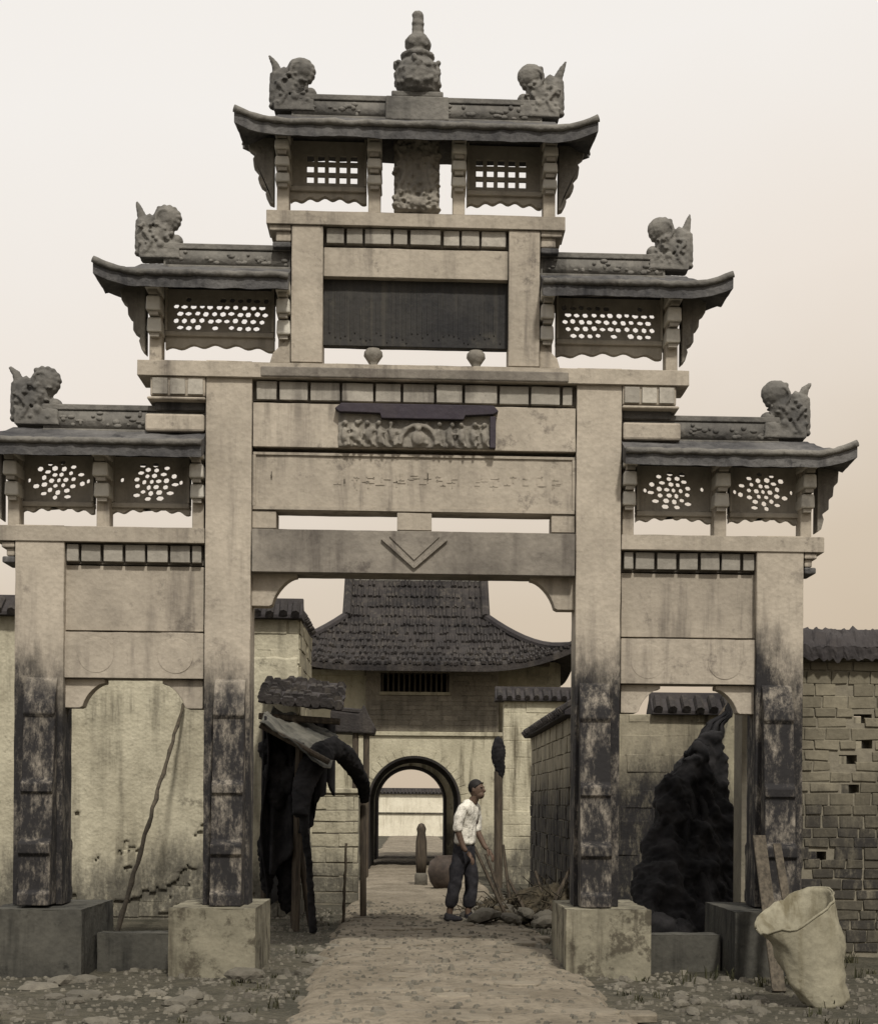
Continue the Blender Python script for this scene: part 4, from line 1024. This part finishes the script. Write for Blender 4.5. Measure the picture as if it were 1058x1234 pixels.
def drop(x, y, s, label, group, sq=1):
    o = put('stone', rr.choice(ROCKS), None, 0, Matrix.Translation((x, y, ground_z(x, y)+.28*s*sq*.15)) @ Matrix.Rotation(rr.uniform(0, 6.28), 4, 'Z') @ Matrix.Diagonal((s*rr.uniform(.8, 1.4), s*rr.uniform(.8, 1.2), s*sq, 1)))
    tag(o, label, 'stone', group)
for i in range(34):
    drop(rr.uniform(-3.3, -1.02), rr.uniform(-4.9, -1.1), rr.uniform(.04, .15), 'loose grey stone on the bare ground in front of the bamboo pole', 'rubble before the bamboo pole', .7)
for i in range(14):
    drop(rr.uniform(-.95, -.6), rr.uniform(-.4, 4), rr.uniform(.04, .10), 'small stone strewn along the path edge under the gate by the awning', 'stones under the gate')
for i in range(22):
    drop(rr.uniform(1.65, 2.7), rr.uniform(-4.6, -1.0), rr.uniform(.03, .085), 'small stone among the weeds between the path and the canvas basket', 'stones beside the basket')
for i, (a, b, s) in enumerate(((585, 1108, .17), (612, 1103, .14), (634, 1108, .13), (600, 1090, .12), (650, 1096, .11), (575, 1098, .10))):
    y = F*EYE/(b-HY)-D; x = px(a, y)
    o = put('stone', ROCKS[i], None, 0, Matrix.Translation((x, y, .09)) @ Matrix.Rotation(i*1.3, 4, 'Z') @ Matrix.Diagonal((s*1.35, s, s*.8, 1)))
    tag(o, 'pale rough stone lying at the foot of the dark debris heap', 'stone', 'pale stones by the heap')
o = put('stone', ROCKS[2], None, 0, Matrix.Translation((px(300, -1.35), -1.35, .05)) @ Matrix.Rotation(.5, 4, 'Z') @ Matrix.Diagonal((.17, .09, .1, 1)))
tag(o, 'long pale stone lying at the corner of the pale plinth nearest the awning', 'stone')
# ------------------------------------------------------------------ fine gravel and grit
m = MB(); rr = random.Random(91)
for i in range(9000):
    y = rr.uniform(-5.4, 9)
    l, r = path_edge(y); x = rr.uniform(-4.4, 4.4)
    if abs(x) > 2.6 and y > -.8: continue
    on = l < x < r
    if on and rr.random() < .45: continue
    s_ = rr.uniform(.008, .028)*(1 if rr.random() < .9 else 1.9)
    z = (path_z(x, y, (x-l)/(r-l)) if on else ground_z(x, y))+s_*.25
    a = rr.uniform(0, 6.28); q = [(math.cos(a+k*1.257)*s_*rr.uniform(.7, 1.3), math.sin(a+k*1.257)*s_*rr.uniform(.7, 1.3)) for k in range(5)]
    m.add([(x+u, y+v, z-s_*.4) for u, v in q]+[(x+u*.6, y+v*.6, z+s_*rr.uniform(.3, .6)) for u, v in q], [(0, 1, 6, 5), (1, 2, 7, 6), (2, 3, 8, 7), (3, 4, 9, 8), (4, 0, 5, 9), (5, 6, 7, 8, 9)])
o = m.build('gravel', 'rock'); o['kind'] = 'stuff'; tag(o, 'scattered gravel and grit over the path and bare earth', 'gravel')
# ------------------------------------------------------------------ weeds and tufts
m = MB(); rr = random.Random(66)
def tuft(x, y, n, h):
    z = ground_z(x, y)-.01
    for i in range(n):
        a = rr.uniform(0, 6.28); l = h*rr.uniform(.5, 1.2); d = rr.uniform(.2, .8)*l; w = .006
        bx_, by_ = x+rr.uniform(-.05, .05), y+rr.uniform(-.05, .05); c, s = math.cos(a), math.sin(a)
        m.add([(bx_-s*w, by_+c*w, z), (bx_+s*w, by_-c*w, z), (bx_+c*d*.5+s*w*.7, by_+s*d*.5-c*w*.7, z+l*.75), (bx_+c*d*.5-s*w*.7, by_+s*d*.5+c*w*.7, z+l*.75), (bx_+c*d, by_+s*d, z+l)], [(0, 1, 2, 3), (3, 2, 4)])
for i in range(90):
    x = rr.uniform(1.7, 4.2); y = rr.uniform(-5.2, .9)
    if noise.noise(Vector((x*1.1, y*1.1, 4))) > -.1: tuft(x, y, 12, rr.uniform(.05, .13))
for i in range(50):
    x = rr.uniform(-4.2, -1.0); y = rr.uniform(-5.0, 1.8)
    if noise.noise(Vector((x*1.3, y*1.3, 8))) > .0: tuft(x, y, 10, rr.uniform(.04, .10))
for i in range(40):
    y = rr.uniform(-5.3, 13); l, r = path_edge(y); tuft(rr.choice((l-rr.uniform(.0, .3), r+rr.uniform(0, .3))), y, 10, rr.uniform(.04, .11))
o = m.build('weeds', 'grass'); o['kind'] = 'stuff'; tag(o, 'low dark weeds growing along both sides of the path', 'weeds')

# ------------------------------------------------------------------ the man
def skin(name, pts, edges, mat, parent, root=0, sub=2, fold=0):
    me = bpy.data.meshes.new(name); me.from_pydata([p[0] for p in pts], edges, [])
    o = bpy.data.objects.new(name, me); COL.objects.link(o)
    sm = o.modifiers.new('skin', 'SKIN'); sm.use_smooth_shade = True; sm.branch_smoothing = .4
    for i, p in enumerate(pts):
        r = p[1]; r = r if isinstance(r, tuple) else (r, r); me.skin_vertices[0].data[i].radius = r; me.skin_vertices[0].data[i].use_root = (i == root)
    ss = o.modifiers.new('sub', 'SUBSURF'); ss.levels = sub; ss.render_levels = sub
    mesh = evaluated(o, name); mesh.materials.clear(); mesh.materials.append(M[mat])
    if fold:
        nn = [v.normal.copy() for v in mesh.vertices]
        for v, n_ in zip(mesh.vertices, nn):
            p = v.co; v.co = p+n_*fold*(noise.noise(Vector((p.x*9+p.z*6, p.y*9, p.z*9)))+.7*noise.noise(Vector((p.x*21, p.y*21, p.z*11))))
    q = bpy.data.objects.new(name, mesh); COL.objects.link(q); q.parent = parent; return q
MY = 5.4; MX = px(560, MY)
man = thing('person', 'man in loose white shirt and dark trousers standing on the path, head bowed', 'person', (MX, MY, .045))
man.rotation_euler = (0, 0, R(-60)); man.matrix_basis = Matrix.Translation((MX, MY, .045)) @ Matrix.Rotation(R(62), 4, 'Z')
# local frame: faces -y, left hand +x
body = [((0, .0, .90), (.13, .10)), ((0, -.02, 1.08), (.125, .09)), ((0, -.05, 1.26), (.15, .10)), ((0, -.07, 1.38), (.11, .08)), ((0, -.10, 1.45), .05), ((0, -.12, 1.50), .05),
        ((.18, -.06, 1.36), .055), ((.22, -.05, 1.10), .043), ((.20, -.17, .90), .033), ((.19, -.22, .86), .026),
        ((-.18, -.06, 1.36), .055), ((-.23, -.02, 1.10), .043), ((-.22, -.10, .88), .033), ((-.21, -.14, .84), .026),
        ((.09, .0, .84), .085), ((.10, -.05, .48), .06), ((.10, .0, .10), .04), ((.10, -.02, .035), .035), ((.11, -.14, .025), .028),
        ((-.09, .02, .84), .085), ((-.11, .06, .48), .06), ((-.11, .14, .11), .04), ((-.11, .14, .035), .035), ((-.12, .02, .025), .028)]
be_ = [(0, 1), (1, 2), (2, 3), (3, 4), (4, 5), (3, 6), (6, 7), (7, 8), (8, 9), (3, 10), (10, 11), (11, 12), (12, 13), (0, 14), (14, 15), (15, 16), (16, 17), (17, 18), (0, 19), (19, 20), (20, 21), (21, 22), (22, 23)]
skin('body', body, be_, 'skin', man)
hd = Vector((0, -.155, 1.585))
m = MB(); m.ball(hd, (.072, .092, .108), 18, 14); m.ball(hd+Vector((0, -.045, -.065)), (.052, .055, .052), 12, 8)
m.tube([hd+Vector((0, -.085, .015)), hd+Vector((0, -.112, -.022)), hd+Vector((0, -.095, -.032))], [.010, .016, .012], 8)
m.tube([hd+Vector((0, .0, -.06)), hd+Vector((0, .045, -.16))], [.05, .052], 10)
for s in (-1, 1):
    m.ball(hd+Vector((s*.073, .008, -.005)), (.012, .02, .032), 8, 6); m.ball(hd+Vector((s*.03, -.082, .028)), (.022, .012, .008), 8, 6)
m.ball(hd+Vector((0, -.092, -.062)), (.024, .012, .007), 8, 5); m.ball(hd+Vector((0, -.09, -.074)), (.02, .012, .007), 8, 5)
me = remesh(m, 'head', 'skin', .0055); o = put('head', me); o.parent = man
for s in (-1, 1):
    q = MB().ball(hd+Vector((s*.03, -.083, .012)), (.008, .006, .004), 10, 6).build('eye', 'hair', None, smooth=True); q.parent = o
m = MB(); m.ball(hd+Vector((0, .012, .022)), (.080, .096, .102), 18, 12)
m.v = [(x, y, max(z, hd.z-.055+1.1*max(0, (hd.y+.045)-y))) for x, y, z in m.v]
o2 = m.build('hair', 'hair', None, smooth=True); o2.parent = o
# hands: palm, four fingers, thumb
def hand(c, fwd, side, up):
    c, fwd, side, up = Vector(c), Vector(fwd).normalized(), Vector(side).normalized(), Vector(up).normalized()
    pts = [(c, (.020, .026)), (c+fwd*.045, (.016, .034)), (c+fwd*.085, (.014, .036))]; ed = [(0, 1), (1, 2)]
    for i, (off, l) in enumerate(((-.027, .060), (-.009, .072), (.010, .068), (.027, .052))):
        k0 = len(pts); b = c+fwd*.088+side*off
        pts += [(b, .0095), (b+fwd*l*.45-up*l*.12, .009), (b+fwd*l*.72-up*l*.5, .0085), (b+fwd*l*.66-up*l*.85, .0075)]
        ed += [(2, k0), (k0, k0+1), (k0+1, k0+2), (k0+2, k0+3)]
    k0 = len(pts); b = c+fwd*.025-side*.03
    pts += [(b, .012), (b+fwd*.03-side*.022-up*.012, .011), (b+fwd*.055-side*.018-up*.03, .009)]; ed += [(0, k0), (k0, k0+1), (k0+1, k0+2)]
    return pts, ed
for c, fw, sd_ in (((.19, -.215, .865), (-.1, -.65, -.7), 1), ((-.21, -.135, .845), (.1, -.6, -.75), -1)):
    p, e_ = hand(c, fw, (sd_, 0, 0), (0, -.3, 1)); skin('hand', p, e_, 'skin', man)
shirt = [((0, .0, .90), (.185, .14)), ((0, -.005, .99), (.165, .125)), ((0, -.02, 1.10), (.15, .115)), ((0, -.05, 1.26), (.17, .12)), ((0, -.078, 1.40), (.14, .10)), ((0, -.10, 1.475), (.068, .068)),
         ((.17, -.06, 1.36), .070), ((.22, -.05, 1.22), .064), ((.23, -.055, 1.06), .066), ((-.17, -.06, 1.36), .070), ((-.23, -.03, 1.22), .064), ((-.24, -.02, 1.06), .066)]
skin('shirt', shirt, [(0, 1), (1, 2), (2, 3), (3, 4), (4, 5), (4, 6), (6, 7), (7, 8), (4, 9), (9, 10), (10, 11)], 'shirt', man, 0, 3, .012)
tr_ = [((0, .0, 1.04), (.14, .108)), ((0, .0, .84), (.15, .12)), ((.095, -.01, .74), .108), ((.105, -.05, .48), .088), ((.105, -.01, .14), .075), ((-.095, .03, .74), .108), ((-.115, .06, .48), .088), ((-.115, .13, .15), .075)]
skin('trousers', tr_, [(0, 1), (1, 2), (2, 3), (3, 4), (1, 5), (5, 6), (6, 7)], 'trousers', man, 0, 3, .012)
for s, (fx, fy) in ((1, (.105, -.07)), (-1, (-.115, .09))):
    m = MB(); m.ball((fx, fy, .035), (.05, .13, .042), 12, 8); m.ball((fx, fy+.06, .06), (.045, .055, .06), 10, 7)
    o = m.build('shoe', 'trousers', None, smooth=True); o.parent = man
